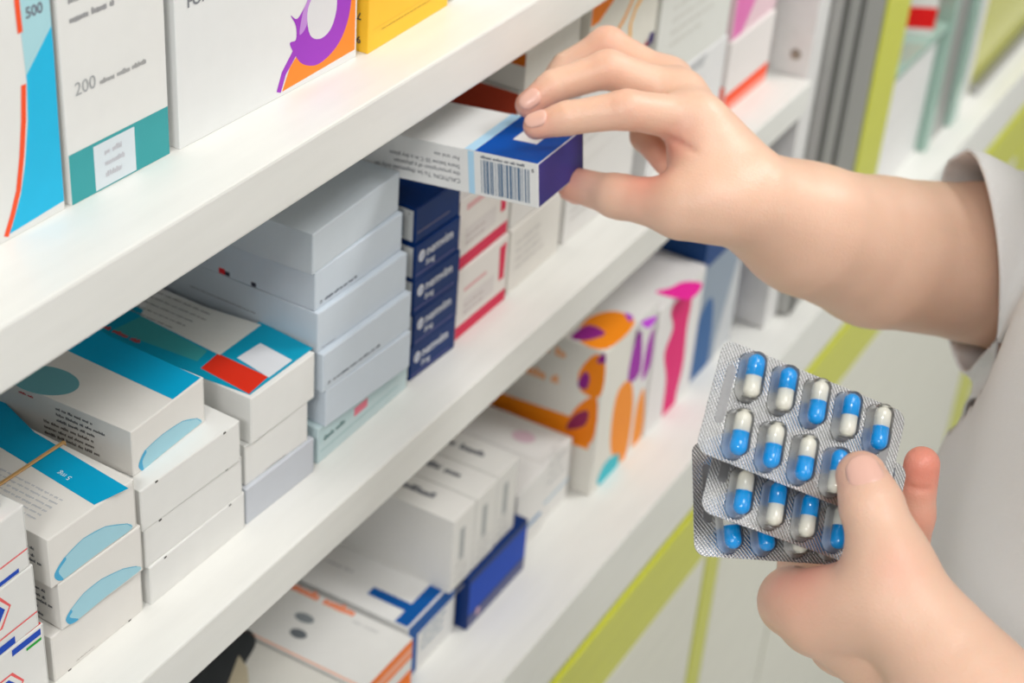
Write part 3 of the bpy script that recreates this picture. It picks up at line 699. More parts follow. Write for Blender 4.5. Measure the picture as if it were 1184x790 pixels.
# =====================================================================
#  blister packs
# =====================================================================
def frame_from(o, u_to, v_to, w, h):
    o = Vector(o); u = (Vector(u_to) - o).normalized(); v = (Vector(v_to) - o)
    v.normalize(); d_ = u.dot(v) / 2
    u, v = (u - v * d_).normalized(), (v - u * d_).normalized()
    v = (v - u * v.dot(u)).normalized(); n = u.cross(v)
    m = Matrix.Identity(4)
    for i in range(3): m[i][0] = u[i]; m[i][1] = v[i]; m[i][2] = n[i]; m[i][3] = o[i]
    return m
def rrect(w, h, r, n=6):
    pts = []
    for cx, cy, a0 in ((w - r, r, -90), (w - r, h - r, 0), (r, h - r, 90), (r, r, 180)):
        for i in range(n + 1):
            a = math.radians(a0 + 90 * i / n); pts.append((cx + r * math.cos(a), cy + r * math.sin(a)))
    return pts
BW, BH = .0865, .0480
def pill(bm, cx, cy, z, ang, L, R_, y0, y1, mi, R2=None, seg=20, zs=1.0):
    """capsule-shaped surface of revolution about its long axis between axial positions y0..y1"""
    rings = []
    hl = L / 2 - R_
    ts = []
    N = 9
    for i in range(N + 1):
        a = -math.pi / 2 + (math.pi / 2) * i / N
        ts.append((-hl + R_ * math.sin(a), R_ * math.cos(a)))
    for i in range(N + 1):
        a = (math.pi / 2) * i / N
        ts.append((hl + R_ * math.sin(a), R_ * math.cos(a)))
    ts = [(a, r) for a, r in ts if y0 - 1e-9 <= a <= y1 + 1e-9]
    if ts[0][0] > y0 + 1e-6: ts.insert(0, (y0, R_))
    if ts[-1][0] < y1 - 1e-6: ts.append((y1, R_))
    k = R2 if R2 else 1.0
    ca, sa = math.cos(ang), math.sin(ang)
    for a, r in ts:
        ring = []
        for j in range(seg):
            t = 2 * math.pi * j / seg; px = r * k * math.cos(t); pz = r * k * math.sin(t) * zs
            ring.append(bm.verts.new((cx + px * ca - a * sa, cy + px * sa + a * ca, z + pz)))
        rings.append(ring)
    for i in range(len(rings) - 1):
        for j in range(seg):
            try:
                f_ = bm.faces.new((rings[i][j], rings[i][(j + 1) % seg], rings[i + 1][(j + 1) % seg], rings[i + 1][j])); f_.material_index = mi; f_.smooth = True
            except ValueError: pass
    for ring in (rings[0], rings[-1]):
        try:
            f_ = bm.faces.new(ring); f_.material_index = mi
        except ValueError: pass
def dome(bm, cx, cy, ang, hl, R_, H, mi):
    """clear thermoformed pocket standing on the film: stadium footprint, rounded shoulders"""
    seg = 28; prof = [(1.16, 0.0), (1.06, .10), (1.02, .35), (.97, .62), (.86, .84), (.62, .97), (.30, 1.0)]
    ca, sa = math.cos(ang), math.sin(ang); rings = []
    for k, z in prof:
        ring = []
        for j in range(seg):
            t = 2 * math.pi * j / seg; x = R_ * k * math.cos(t); y = R_ * k * math.sin(t) + (hl if math.sin(t) >= 0 else -hl)
            ring.append(bm.verts.new((cx + x * ca - y * sa, cy + x * sa + y * ca, z * H)))
        rings.append(ring)
    for i in range(len(rings) - 1):
        for j in range(seg):
            f_ = bm.faces.new((rings[i][j], rings[i][(j + 1) % seg], rings[i + 1][(j + 1) % seg], rings[i + 1][j])); f_.material_index = mi; f_.smooth = True
    f_ = bm.faces.new(rings[-1]); f_.material_index = mi; f_.smooth = True
CAPANG = math.radians(-4)
def blister(matrix, label, flips):
    root = empty('blister_pack', matrix=matrix)
    tag(root, label, 'blister pack', 'capsule blister packs fanned out in the hand')
    # local: x right along the long side, y down the short side, -z towards the viewer
    root_t = root
    bm = bmesh.new()
    pts = rrect(BW, BH, .0050)
    a = [bm.verts.new((x, y, 0)) for x, y in pts]; b = [bm.verts.new((x, y, .00045)) for x, y in pts]
    bm.faces.new(a); bm.faces.new(b[::-1])
    for i in range(len(pts)): bm.faces.new((a[i], a[(i + 1) % len(pts)], b[(i + 1) % len(pts)], b[i]))
    bmesh.ops.recalc_face_normals(bm, faces=bm.faces)
    for r in range(2):              # smooth foil on the floor of each pocket
        for c in range(5):
            cx = .0138 + .01495 * c + (.0005 if r else 0); cy = .0120 + .0240 * r; st = []
            for j in range(28):
                t = 2 * math.pi * j / 28; x = .0047 * math.cos(t); y = .0047 * math.sin(t) + (.0057 if math.sin(t) >= 0 else -.0057)
                st.append(bm.verts.new((cx + x * math.cos(CAPANG) - y * math.sin(CAPANG), cy + x * math.sin(CAPANG) + y * math.cos(CAPANG), -.00004)))
            f_ = bm.faces.new(st[::-1]); f_.material_index = 1
    card = bm_to('foil_card', bm, [M_FOIL, M_MIRROR], root)
    for x0 in (.0042, BW - .0085):
        bm = bmesh.new()
        pp = rrect(.0040, .0245, .0016, 4)
        v = [bm.verts.new((x0 + x, .0095 + y, -.0002)) for x, y in pp]; v2 = [bm.verts.new((x0 + x, .0095 + y, -.00002)) for x, y in pp]
        bm.faces.new(v)
        for i in range(len(pp)): bm.faces.new((v[i], v[(i + 1) % len(pp)], v2[(i + 1) % len(pp)], v2[i]))
        bmesh.ops.recalc_face_normals(bm, faces=bm.faces)
        bm_to('stamped_bar', bm, [M_FOILFLAT], root)
    L, R_ = .0184, .0035
    # one capsule and one pocket, the rest are copies of their meshes
    def cap_mesh():
        bm = bmesh.new(); pill(bm, 0, 0, 0, 0, L, R_, -L / 2, .0003, 0); bmesh.ops.recalc_face_normals(bm, faces=bm.faces); return bm
    def body_mesh():
        bm = bmesh.new(); pill(bm, 0, 0, 0, 0, L, R_ * .96, -.0002, L / 2 - .0002, 0); bmesh.ops.recalc_face_normals(bm, faces=bm.faces); return bm
    for r in range(2):
        for c in range(5):
            cx = .0138 + .01495 * c + (.0005 if r else 0); cy = .0120 + .0240 * r
            fl = flips[r][c]
            cap = empty('capsule', (cx + .0004, cy, -.0046), CAPANG + (math.pi if fl else 0)); cap.parent = root
            bm_to('blue_half', cap_mesh(), [M_CAPBLUE], cap, smooth=True); bm_to('ivory_half', body_mesh(), [M_CAPWHITE], cap, smooth=True)
            bm = bmesh.new(); dome(bm, cx, cy, CAPANG, L / 2 - R_, R_ * 1.26, .0092, 0)
            for v in bm.verts: v.co.z = -v.co.z - .00003
            bmesh.ops.recalc_face_normals(bm, faces=bm.faces)
            bm_to('clear_pocket', bm, [M_PVC], root)
    return root
# flips: False = blue half up, True = ivory half up
A = frame_from((0.5616, 0.1968, 1.3273), (0.6034, 0.1246, 1.2909), (0.5261, 0.1873, 1.2977), BW, BH)
blister(A, 'topmost foil blister pack of blue and ivory capsules under the thumb', [[0, 0, 1, 0, 1], [1, 1, 1, 0, 0]])
Bf = frame_from((0.5623, 0.1922, 1.2993), (0.6069, 0.1167, 1.2645), (0.5267, 0.1824, 1.2694), BW, BH)
blister(Bf, 'middle foil blister pack, mostly hidden under the topmost one', [[0, 1, 0, 1, 0], [1, 0, 0, 1, 1]])
Cf = frame_from((0.5584, 0.2027, 1.2758), (0.6127, 0.1305, 1.2565), (0.5287, 0.1794, 1.2443), BW, BH)
blister(Cf, 'lowest foil blister pack with its left corner showing', [[0, 1, 0, 1, 0], [1, 1, 0, 0, 1]])

# =====================================================================
#  the person: one implicit body surface turned into a mesh
# =====================================================================
def surface_nets(vol, org, hs):
    nx, ny, nz = vol.shape
    ins = vol < 0
    cnt = np.zeros((nx - 1, ny - 1, nz - 1), np.int8)
    for dx in (0, 1):
        for dy in (0, 1):
            for dz in (0, 1):
                cnt += ins[dx:nx - 1 + dx, dy:ny - 1 + dy, dz:nz - 1 + dz]
    mixed = (cnt > 0) & (cnt < 8)
    idx = np.full(mixed.shape, -1, np.int64)
    ii, jj, kk = np.nonzero(mixed); n = len(ii); idx[ii, jj, kk] = np.arange(n)
    acc = np.zeros((n, 3)); c = np.zeros(n)
    cor = [(a, b, d) for a in (0, 1) for b in (0, 1) for d in (0, 1)]
    for a in cor:
        for b in cor:
            if sum(abs(a[q] - b[q]) for q in range(3)) != 1 or a > b: continue
            va = vol[ii + a[0], jj + a[1], kk + a[2]]; vb = vol[ii + b[0], jj + b[1], kk + b[2]]
            m = (va < 0) != (vb < 0)
            t = np.where(m, va / np.where(m, va - vb, 1), 0)
            for q in range(3): acc[:, q] += np.where(m, a[q] + t * (b[q] - a[q]), 0)
            c += m
    v = (acc / c[:, None] + np.stack([ii, jj, kk], 1)) * hs + np.array(org)
    quads = []
    for ax in range(3):
        s0 = [slice(1, -1)] * 3; s1 = [slice(1, -1)] * 3
        s0[ax] = slice(0, -1); s1[ax] = slice(1, None)
        A0 = ins[tuple(s0)]; A1 = ins[tuple(s1)]
        ch = A0 != A1
        I = np.stack(np.nonzero(ch), 1)
        off = np.ones(3, int); off[ax] = 0
        P = I + off
        o1, o2 = [(1, 2), (2, 0), (0, 1)][ax]
        def cell(d1, d2):
            Q = P.copy(); Q[:, o1] -= d1; Q[:, o2] -= d2
            return idx[Q[:, 0], Q[:, 1], Q[:, 2]]
        q = np.stack([cell(1, 1), cell(0, 1), cell(0, 0), cell(1, 0)], 1)
        flip = ~A0[ch] if False else A1[ch]
        q[flip] = q[flip][:, ::-1]
        quads.append(q)
    return v, np.concatenate(quads)

class Field:
    def __init__(s, lo, hi, hs):
        s.lo = np.array(lo, float); s.hs = hs
        s.n = tuple(int(math.ceil((hi[i] - lo[i]) / hs)) + 1 for i in range(3))
        s.v = np.full(s.n, .03, np.float32)
        s.ax = [(s.lo[i] + np.arange(s.n[i]) * hs).astype(np.float32) for i in range(3)]
    def win(s, pts, rad):
        pts = np.array(pts, float); lo = pts.min(0) - rad; hi = pts.max(0) + rad
        i0 = np.clip(np.floor((lo - s.lo) / s.hs).astype(int), 0, s.n); i1 = np.clip(np.ceil((hi - s.lo) / s.hs).astype(int) + 1, 0, s.n)
        return tuple(slice(int(i0[i]), int(i1[i])) for i in range(3))
    def grid(s, w):
        return np.meshgrid(*[s.ax[i][w[i]] for i in range(3)], indexing='ij', sparse=True)
    @staticmethod
    def smin(a, b, k):
        h = np.clip(.5 + .5 * (b - a) / k, 0, 1)
        return b * (1 - h) + a * h - k * h * (1 - h)
    def capsule(s, w, a, b, ra, rb):
        X, Y, Z = s.grid(w)
        a = np.array(a, float); b = np.array(b, float); d = b - a; L2 = max(1e-12, d @ d)
        t = np.clip(((X - a[0]) * d[0] + (Y - a[1]) * d[1] + (Z - a[2]) * d[2]) / L2, 0, 1)
        return np.sqrt((X - a[0] - t * d[0]) ** 2 + (Y - a[1] - t * d[1]) ** 2 + (Z - a[2] - t * d[2]) ** 2) - (ra + t * (rb - ra))
    def ellipsoid(s, w, c, r, Rm=None):
        X, Y, Z = s.grid(w); X = X - c[0]; Y = Y - c[1]; Z = Z - c[2]
        if Rm is not None:
            X, Y, Z = [Rm[i][0] * X + Rm[i][1] * Y + Rm[i][2] * Z for i in range(3)]
        k0 = np.sqrt((X / r[0]) ** 2 + (Y / r[1]) ** 2 + (Z / r[2]) ** 2)
        k1 = np.sqrt((X / r[0] ** 2) ** 2 + (Y / r[1] ** 2) ** 2 + (Z / r[2] ** 2) ** 2)
        return k0 * (k0 - 1) / np.maximum(k1, 1e-6)
    def add(s, a, b, ra, rb, k=.004):
        w = s.win([a, b], max(ra, rb) + .02)
        s.v[w] = s.smin(s.v[w], s.capsule(w, a, b, ra, rb).astype(np.float32), k)
    def add_ell(s, c, r, Rm=None, k=.01):
        w = s.win([c], max(r) + .02)
        s.v[w] = s.smin(s.v[w], s.ellipsoid(w, c, r, Rm).astype(np.float32), k)
    def add_chain(s, pts, rads, k=.004, blend=.006, keep=.0006):
        """a finger: joints blend into one another and into the palm, but not into the neighbouring finger"""
        w = s.win(pts, max(rads) + .02)
        f = None
        for i in range(len(pts) - 1):
            c = s.capsule(w, pts[i], pts[i + 1], rads[i], rads[i + 1]).astype(np.float32)
            f = c if f is None else s.smin(f, c, k)
        j = s.smin(s.palm[w], f, blend)
        s.v[w] = s.smin(s.v[w], j, keep)
    def freeze(s): s.palm = s.v.copy()
    def groove(s, p_, axis, depth, width, rad):
        """a skin crease: ring of small depth round the point p_, normal to axis"""
        w = s.win([p_], rad); X, Y, Z = s.grid(w); n = np.array(axis, float); n /= np.linalg.norm(n)
        t = (X - p_[0]) * n[0] + (Y - p_[1]) * n[1] + (Z - p_[2]) * n[2]
        r = np.sqrt((X - p_[0]) ** 2 + (Y - p_[1]) ** 2 + (Z - p_[2]) ** 2)
        s.v[w] += (depth * np.exp(-(t / width) ** 2) * np.clip((rad - r) / (rad * .35), 0, 1)).astype(np.float32)
    def mesh(s): return surface_nets(s.v, s.lo, s.hs)

def relax(v, q, it=2, lam=.5):
    n = len(v)
    e = np.concatenate([q[:, [0, 1]], q[:, [1, 2]], q[:, [2, 3]], q[:, [3, 0]]])
    e = np.concatenate([e, e[:, ::-1]])
    deg = np.bincount(e[:, 0], minlength=n).astype(float)
    for _ in range(it):
        for l in (lam, -lam * 1.02):
            s = np.stack([np.bincount(e[:, 0], weights=v[e[:, 1], i], minlength=n) for i in range(3)], 1) / np.maximum(deg, 1)[:, None]
            v = v + l * (s - v)
    return v

body_parts = []; blush_pts = []
VW = Vector((0.74411, 0.386749, -0.544725))     # viewing direction is used only to choose the side of a fingertip its nail lies on

# ---------- right hand (reaching, pinching the box) ----------
wr = (0.7585, 0.2648, 1.2811); el = (0.9699, 0.1253, 1.1679)
allp = []
hf = Field((.62, .10, 1.10), (1.02, .43, 1.42), .0015)
idx_m = (0.7607, 0.3028, 1.3147); mid_m = (0.7789, 0.3184, 1.3158); rin_m = (0.7943, 0.3327, 1.3139); pin_m = (0.8103, 0.3356, 1.3011)
thb_c = (0.7427, 0.2708, 1.284); thb_m = (0.7287, 0.2901, 1.2822)
# forearm and wrist
hf.add(wr, (0.7928, 0.2414, 1.2562), .0240, .0345, .006); hf.add((0.7928, 0.2414, 1.2562), (0.838, 0.2142, 1.2308), .0345, .0410, .006); hf.add((0.838, 0.2142, 1.2308), (0.9058, 0.1734, 1.2063), .0410, .0455, .006); hf.add((0.9058, 0.1734, 1.2063), el, .0455, .0450, .006)
hf.add((0.7689, 0.2692, 1.2801), (0.8065, 0.2488, 1.2527), .0210, .0300, .008)
# palm: four metacarpals, thenar, web
for m_, r_ in ((idx_m, .0125), (mid_m, .0125), (rin_m, .012), (pin_m, .0115)):
    hf.add((0.7621, 0.2686, 1.2833), m_, .0190, r_, .008)
hf.add(idx_m, mid_m, .0120, .0120, .006); hf.add(mid_m, rin_m, .012, .0115, .006); hf.add(rin_m, pin_m, .0115, .011, .006)
hf.add((0.7547, 0.2641, 1.2809), thb_c, .0205, .0190, .008); hf.add(thb_c, thb_m, .0190, .0150, .008)
hf.add((0.7609, 0.2965, 1.3106), (0.7332, 0.2821, 1.2864), .0130, .0150, .014)
hf.add((0.7617, 0.2884, 1.2931), (0.7567, 0.2765, 1.287), .020, .020, .012)
hf.add((0.7629, 0.2631, 1.2767), (0.783, 0.248, 1.2605), .0230, .0290, .008)
hf.freeze()
idx = [idx_m, (0.7327, 0.3273, 1.3233), (0.7167, 0.3521, 1.3172), (0.709, 0.3648, 1.312)]
hf.add_chain(idx, [.0118, .0098, .0083, .0068])
mid = [mid_m, (0.7616, 0.3531, 1.3278), (0.7435, 0.3745, 1.3183), (0.732, 0.3823, 1.31)]
hf.add_chain(mid, [.0120, .0098, .0084, .0070])
rin = [rin_m, (0.7917, 0.3691, 1.327), (0.7794, 0.3859, 1.313), (0.7638, 0.392, 1.2997)]
hf.add_chain(rin, [.0115, .0093, .0080, .0068])
pin = [pin_m, (0.8166, 0.3572, 1.2976), (0.8007, 0.3445, 1.2761), (0.7872, 0.3246, 1.271)]
hf.add_chain(pin, [.0110, .0088, .0078, .0066])
thb = [thb_m, (0.7291, 0.325, 1.2764), (0.7366, 0.3543, 1.2707)]
hf.add_chain(thb, [.0148, .0106, .0090], k=.006)
V = lambda a, b: np.array(b) - np.array(a)
for ch, js in ((idx, (1, 2)), (mid, (1, 2)), (rin, (1, 2))):
    for j in js:
        for off in (-.0028, .0004, .0034):
            a = V(ch[j - 1], ch[j + 1]); a /= np.linalg.norm(a)
            hf.groove(np.array(ch[j]) + a * off, a, .00050, .0011, .013)
hf.groove((0.7411, 0.2997, 1.3097), np.array((0.7411, 0.2997, 1.3097)) - np.array((0.7365, 0.3006, 1.2967)), .0012, .0016, .012)
hf.groove((0.743, 0.2936, 1.3079), np.array((0.743, 0.2936, 1.3079)) - np.array((0.7379, 0.2962, 1.2955)), .0008, .0014, .012)
a = V(thb[0], thb[2]); hf.groove(thb[1], a, .0005, .0012, .014)
body_parts.append(hf.mesh())
blush_pts += [(idx[3], .012, .55), (mid[3], .012, .6), (thb[2], .014, .75), (idx[1], .012, .25), (mid[1], .012, .22), (rin[1], .013, .3), ((0.7447, 0.3015, 1.3067), .012, .55), ((0.7294, 0.308, 1.2904), .014, .65), ((0.7913, 0.3264, 1.2687), .02, .5)]

# ---------- left hand (holding the blister packs) ----------
lw = (0.5215, 0.0673, 1.2412); lel = (.585, -.085, 1.10)
lf = Field((.42, -.13, 1.02), (.70, .26, 1.37), .0014)
li = (0.549, 0.1448, 1.2236); lm = (0.5609, 0.1373, 1.209); lr = (0.578, 0.1272, 1.1884); lp = (0.5919, 0.1156, 1.1734)
lc = (0.5295, 0.0833, 1.2488); lt = (0.5412, 0.108, 1.2676)
lf.add(lw, (0.5121, 0.0457, 1.2295), .0245, .0275, .01); lf.add((0.5121, 0.0457, 1.2295), lel, .0275, .0420, .02)
lf.add((0.5407, 0.0691, 1.2209), (0.529, 0.0455, 1.2065), .0215, .027, .02)
for m_, r_ in ((li, .0128), (lm, .0135), (lr, .013), (lp, .012)):
    lf.add((0.5376, 0.0781, 1.2232), m_, .0190, r_, .010)
lf.add(li, lm, .013, .013, .006); lf.add(lm, lr, .013, .0125, .006); lf.add(lr, lp, .0125, .012, .006)
lf.add((0.5283, 0.0734, 1.2401), lc, .0200, .0185, .010); lf.add(lc, lt, .0185, .0145, .010)
lf.add((0.5336, 0.1132, 1.2536), (0.5405, 0.1406, 1.2311), .0125, .0110, .010)       # web
lf.add((0.5324, 0.1024, 1.2554), (0.5356, 0.1287, 1.2343), .0165, .0150, .012)
lf.freeze()
th = [lt, (0.5523, 0.1227, 1.2822), (0.5594, 0.1309, 1.2886)]
lf.add_chain(th, [.0142, .0122, .0102], blend=.010)
i_ = [li, (0.5962, 0.1574, 1.2034), (0.6221, 0.159, 1.2124), (0.6339, 0.1556, 1.2261)]
lf.add_chain(i_, [.0115, .0092, .0080, .0068])
m2 = [lm, (0.6257, 0.1501, 1.1835), (0.6424, 0.1426, 1.2065), (0.6468, 0.1413, 1.2244)]
lf.add_chain(m2, [.0115, .0092, .0080, .0070])
r2 = [lr, (0.6246, 0.1162, 1.1856), (0.6341, 0.1212, 1.224), (0.639, 0.1246, 1.2478)]
lf.add_chain(r2, [.0118, .0092, .0084, .0080])
p2 = [lp, (0.6221, 0.1101, 1.1776), (0.636, 0.1214, 1.1955), (0.632, 0.1299, 1.2144)]
lf.add_chain(p2, [.011, .0085, .0078, .0068])
a = V(th[0], th[2]); a /= np.linalg.norm(a)
for off in (-.0045, -.001, .0025):
    lf.groove(np.array((0.5527, 0.1238, 1.2836)) + a * off, a, .00065, .0011, .014)
lf.groove((0.624, 0.1203, 1.2426), V(r2[2], r2[3]), .0011, .0012, .012); lf.groove((0.6228, 0.118, 1.2173), V(r2[1], r2[2]), .0010, .0012, .012)
body_parts.append(lf.mesh())
blush_pts += [(th[2], .013, .35), (r2[3], .018, 1.0), (r2[2], .014, .7), ((0.5395, 0.1366, 1.2489), .018, .6), ((0.5376, 0.1479, 1.2433), .012, .5), ((0.5264, 0.1017, 1.2797), .010, .25)]

# ---------- torso, head, upper arms and legs ----------
bf = Field((.44, -.36, .02), (1.24, .34, 1.86), .006)
sr = (1.04, .02, 1.46); sl = (.66, -.075, 1.46)
cx_, cy_ = .835, 0.0
def tors(z, rx_, ry_, dz, fx=0):
    c = (cx_ - .3 * fx, cy_ + .95 * fx, z); th_ = math.atan2(.30, .95)
    Rr = [[math.cos(th_), math.sin(th_), 0], [-math.sin(th_), math.cos(th_), 0], [0, 0, 1]]
    bf.add_ell(c, (rx_, ry_, dz), Rr, .03)
    return c
tors(1.02, .170, .125, .17); tors(1.20, .150, .105, .20); tors(1.38, .165, .098, .15, -.012)
bf.add(sr, sl, .055, .055, .03); bf.add((cx_, cy_, 1.44), (cx_ - .01, cy_ + .02, 1.58), .055, .052, .02)
bf.add(sr, el, .050, .044, .02); bf.add(sl, lel, .050, .041, .02)
hc = (cx_ - .03, cy_ + .045, 1.69)
bf.add_ell(hc, (.077, .095, .115), None, .01); bf.add_ell((hc[0] - .015, hc[1] + .04, hc[2] - .06), (.05, .05, .055), None, .02)
fd = np.array([-.30, .95, 0]); sd = np.array([.95, .30, 0])
hcn = np.array(hc)
nose = hcn + fd * .098 + np.array([0, 0, -.015]); bf.add(tuple(hcn + fd * .088 + np.array([0, 0, .012])), tuple(nose + fd * .012), .009, .012, .008)
for s in (-1, 1):
    bf.add_ell(tuple(hcn + sd * .078 * s + np.array([0, 0, -.005])), (.012, .022, .032), None, .006)
    bf.add(tuple(hcn + fd * .088 + sd * .02 * s + np.array([0, 0, -.058])), tuple(hcn + fd * .092 + np.array([0, 0, -.056])), .008, .009, .006)
for s in (-1, 1):
    hp = (cx_ + .085 * s, cy_ + .025 * s, .82); kn = (cx_ + .10 * s, cy_ + .03 * s + .02, .50); an = (cx_ + .10 * s, cy_ + .02 * s, .09)
    bf.add(hp, kn, .085, .058, .03); bf.add(kn, an, .056, .040, .02); bf.add(an, (an[0] - .03, an[1] + .11, .052), .036, .030, .02)
body_parts.append(bf.mesh())

vs = []; qs = []; off = 0
for i, (v, q) in enumerate(body_parts):
    v = relax(v, q, 3 if i < 2 else 4)
    vs.append(v); qs.append(q + off); off += len(v)
vs = np.concatenate(vs); qs = np.concatenate(qs)
me = bpy.data.meshes.new('person')
me.from_pydata(vs.tolist(), [], qs.tolist())
me.polygons.foreach_set('use_smooth', [True] * len(me.polygons))
bl = np.zeros(len(vs))
for (p_, r, a) in blush_pts:
    d = np.linalg.norm(vs - np.array(p_), axis=1); bl = np.maximum(bl, a * np.exp(-(d / r) ** 2))
at = me.attributes.new('blush', 'FLOAT', 'POINT'); at.data.foreach_set('value', bl.astype(np.float32))
me.materials.append(M_SKIN)
me.validate()
person = bpy.data.objects.new('person', me); C.objects.link(person)
tag(person, 'person in a white short sleeved coat taking a box while holding blister packs', 'person')

# fingernails
def nail(tip, prev, normal, w, L, rad, fwd=.0, label=None, lift=.0, slope=.11):
    tip = Vector(tip); ax = (tip - Vector(prev)).normalized(); n = Vector(normal); n = (n - ax * n.dot(ax)).normalized(); s = ax.cross(n)
    bm = bmesh.new(); NU, NV = 12, 12; g = []
    for top in (0, 1):
        rows = []
        for i in range(NU + 1):
            u = i / NU * 2 - 1; row = []
            for j in range(NV + 1):
                v = j / NV * 2 - 1
                # superellipse outline
                uu = u * math.sqrt(1 - .5 * abs(v) ** 4) ; vv = v * math.sqrt(1 - .42 * u * u)
                ang = uu * w / 2 / rad
                drop = .00035 * max(0, vv) ** 3 * 3
                r_ = rad + lift - vv * L / 2 * slope + (.00035 if top else -.0006) - drop - .0007 * (abs(u) ** 6) * top - .0006 * (max(0, -v) ** 8) * top
                row.append(bm.verts.new(tip + ax * (fwd + vv * L / 2) + n * (r_ * math.cos(ang)) + s * (r_ * math.sin(ang))))
            rows.append(row)
        g.append(rows)
    for rows in g:
        for i in range(NU):
            for j in range(NV): bm.faces.new((rows[i][j], rows[i + 1][j], rows[i + 1][j + 1], rows[i][j + 1]))
    def rim(seq):
        for (i, j), (i2, j2) in seq: bm.faces.new((g[0][i][j], g[0][i2][j2], g[1][i2][j2], g[1][i][j]))
    rim([((i, 0), (i + 1, 0)) for i in range(NU)]); rim([((i, NV), (i + 1, NV)) for i in range(NU)])
    rim([((0, j), (0, j + 1)) for j in range(NV)]); rim([((NU, j), (NU, j + 1)) for j in range(NV)])
    bmesh.ops.recalc_face_normals(bm, faces=bm.faces)
    o = bm_to('fingernail', bm, [M_NAIL], person, smooth=True)
    o['label'] = 'pale pink fingernail'
    return o
up = Vector((0, 0, 1))
nail(idx[3], idx[2], -VW * .8 + up * .9, .0108, .0120, .0076, -.0010)
nail(mid[3], mid[2], -VW * .9 + up * .5 + Vector((-.4, 0, 0)), .0108, .0120, .0077, -.0012)
nail(thb[2], thb[1], Vector((-.35, -.65, -.60)), .0120, .0120, .0092, .0005)
nail(th[2], (0.5523, 0.1227, 1.2822), -VW + up * .06, .0165, .0145, .0108, -.0010, slope=.17)

# ---------- clothes ----------
def garment(name, field, cut, mat, planes=(), parent=None, thick=.0022, it=4):
    v, q = field.mesh(); v = relax(v, q, it)
    keep = cut(v)
    fk = keep[q].all(1); q = q[fk]
    used = np.unique(q); mp = -np.ones(len(v), int); mp[used] = np.arange(len(used)); v = v[used]; q = mp[q]
    me = bpy.data.meshes.new(name); me.from_pydata(v.tolist(), [], q.tolist())
    me.polygons.foreach_set('use_smooth', [True] * len(me.polygons)); me.materials.append(mat)
    if planes:
        bm = bmesh.new(); bm.from_mesh(me)
        for co, no, test in planes:     # trim a sleeve along a clean line
            fs = [f_ for f_ in bm.faces if test(f_.calc_center_median())]
            gm = list({v_ for f_ in fs for v_ in f_.verts}) + list({e for f_ in fs for e in f_.edges}) + fs
            bmesh.ops.bisect_plane(bm, geom=gm, dist=1e-6, plane_co=co, plane_no=no, clear_outer=True)
        bm.to_mesh(me); bm.free()
        me.polygons.foreach_set('use_smooth', [True] * len(me.polygons))
    o = bpy.data.objects.new(name, me); C.objects.link(o); o.parent = parent
    sm = o.modifiers.new('hem', 'SOLIDIFY'); sm.thickness = thick; sm.offset = 0
    return o
cf = Field((.46, -.36, .44), (1.26, .34, 1.60), .005)
def tors2(z, rx_, ry_, dz, fx=0):
    c = (cx_ - .3 * fx, cy_ + .95 * fx, z); th_ = math.atan2(.30, .95)
    Rr = [[math.cos(th_), math.sin(th_), 0], [-math.sin(th_), math.cos(th_), 0], [0, 0, 1]]
    cf.add_ell(c, (rx_, ry_, dz), Rr, .04)
tors2(.70, .225, .175, .50); tors2(.90, .205, .160, .30); tors2(1.05, .198, .150, .26, .004); tors2(1.24, .180, .126, .22, -.004); tors2(1.38, .190, .120, .17, -.012)
cf.add(sr, sl, .072, .072, .03)
elv = np.array(el); srv = np.array(sr); slv = np.array(sl); lev = np.array(lel)
sleeve_end = np.array((0.8808, 0.1918, 1.2219))
cf.add(sr, tuple(elv), .070, .060, .02); cf.add(tuple(elv), tuple(sleeve_end), .061, .0570, .01)
cf.add(sl, tuple(slv + (lev - slv) * .8), .070, .064, .02)
# folds in the cloth
X, Y, Z = np.meshgrid(*cf.ax, indexing='ij', sparse=True)
cf.v += (.0035 * np.sin(X * 38 + Y * 21 + 3.1 * np.sin(Z * 9)) * np.sin(Z * 16 + X * 9) + .0020 * np.sin(X * 70 - Z * 34 + 2 * np.sin(Y * 30))).astype(np.float32)
# the sleeve opening hangs a little askew: lower at the front than straight across the forearm
ndir = -np.array((0.499332, -0.863666, 0.068908)) * .99 + np.array((-0.44381, -0.323274, -0.835779)) * .13
hemp = np.array((0.8974, 0.1782, 1.2166))
armd = sleeve_end - elv; armd /= np.linalg.norm(armd)
lhem = slv + (lev - slv) * .72; lnd = (lev - slv) / np.linalg.norm(lev - slv)
def coat_cut(v):
    k = np.ones(len(v), bool)
    k &= v[:, 2] > .50
    k &= ~((v[:, 2] > 1.50) & (np.hypot(v[:, 0] - cx_, v[:, 1] - cy_) < .075))
    return k
def on_right(c):
    c = np.array(c); t = (c - elv) @ armd
    return t > -.02 and np.linalg.norm(c - (elv + armd * t)) < .095
def on_left(c):
    c = np.array(c); t = (c - slv) @ lnd
    return .12 < t < .365 and c[0] < .640 and np.linalg.norm(c - (slv + lnd * t)) < .078
coat = garment('coat', cf, coat_cut, M_COAT, planes=[(Vector(hemp), Vector(ndir), on_right), (Vector(lhem), Vector(lnd), on_left)], parent=person)
coat['label'] = 'white cotton coat'
tf = Field((.58, -.20, .08), (1.10, .22, .98), .007)
for s in (-1, 1):
    hp = (cx_ + .085 * s, cy_ + .025 * s, .82); kn = (cx_ + .10 * s, cy_ + .03 * s + .02, .50); an = (cx_ + .10 * s, cy_ + .02 * s, .11)
    tf.add(hp, kn, .093, .070, .03); tf.add(kn, an, .070, .062, .02)
garment('trousers', tf, lambda v: v[:, 2] > .09, M_TROUSERS, parent=person)
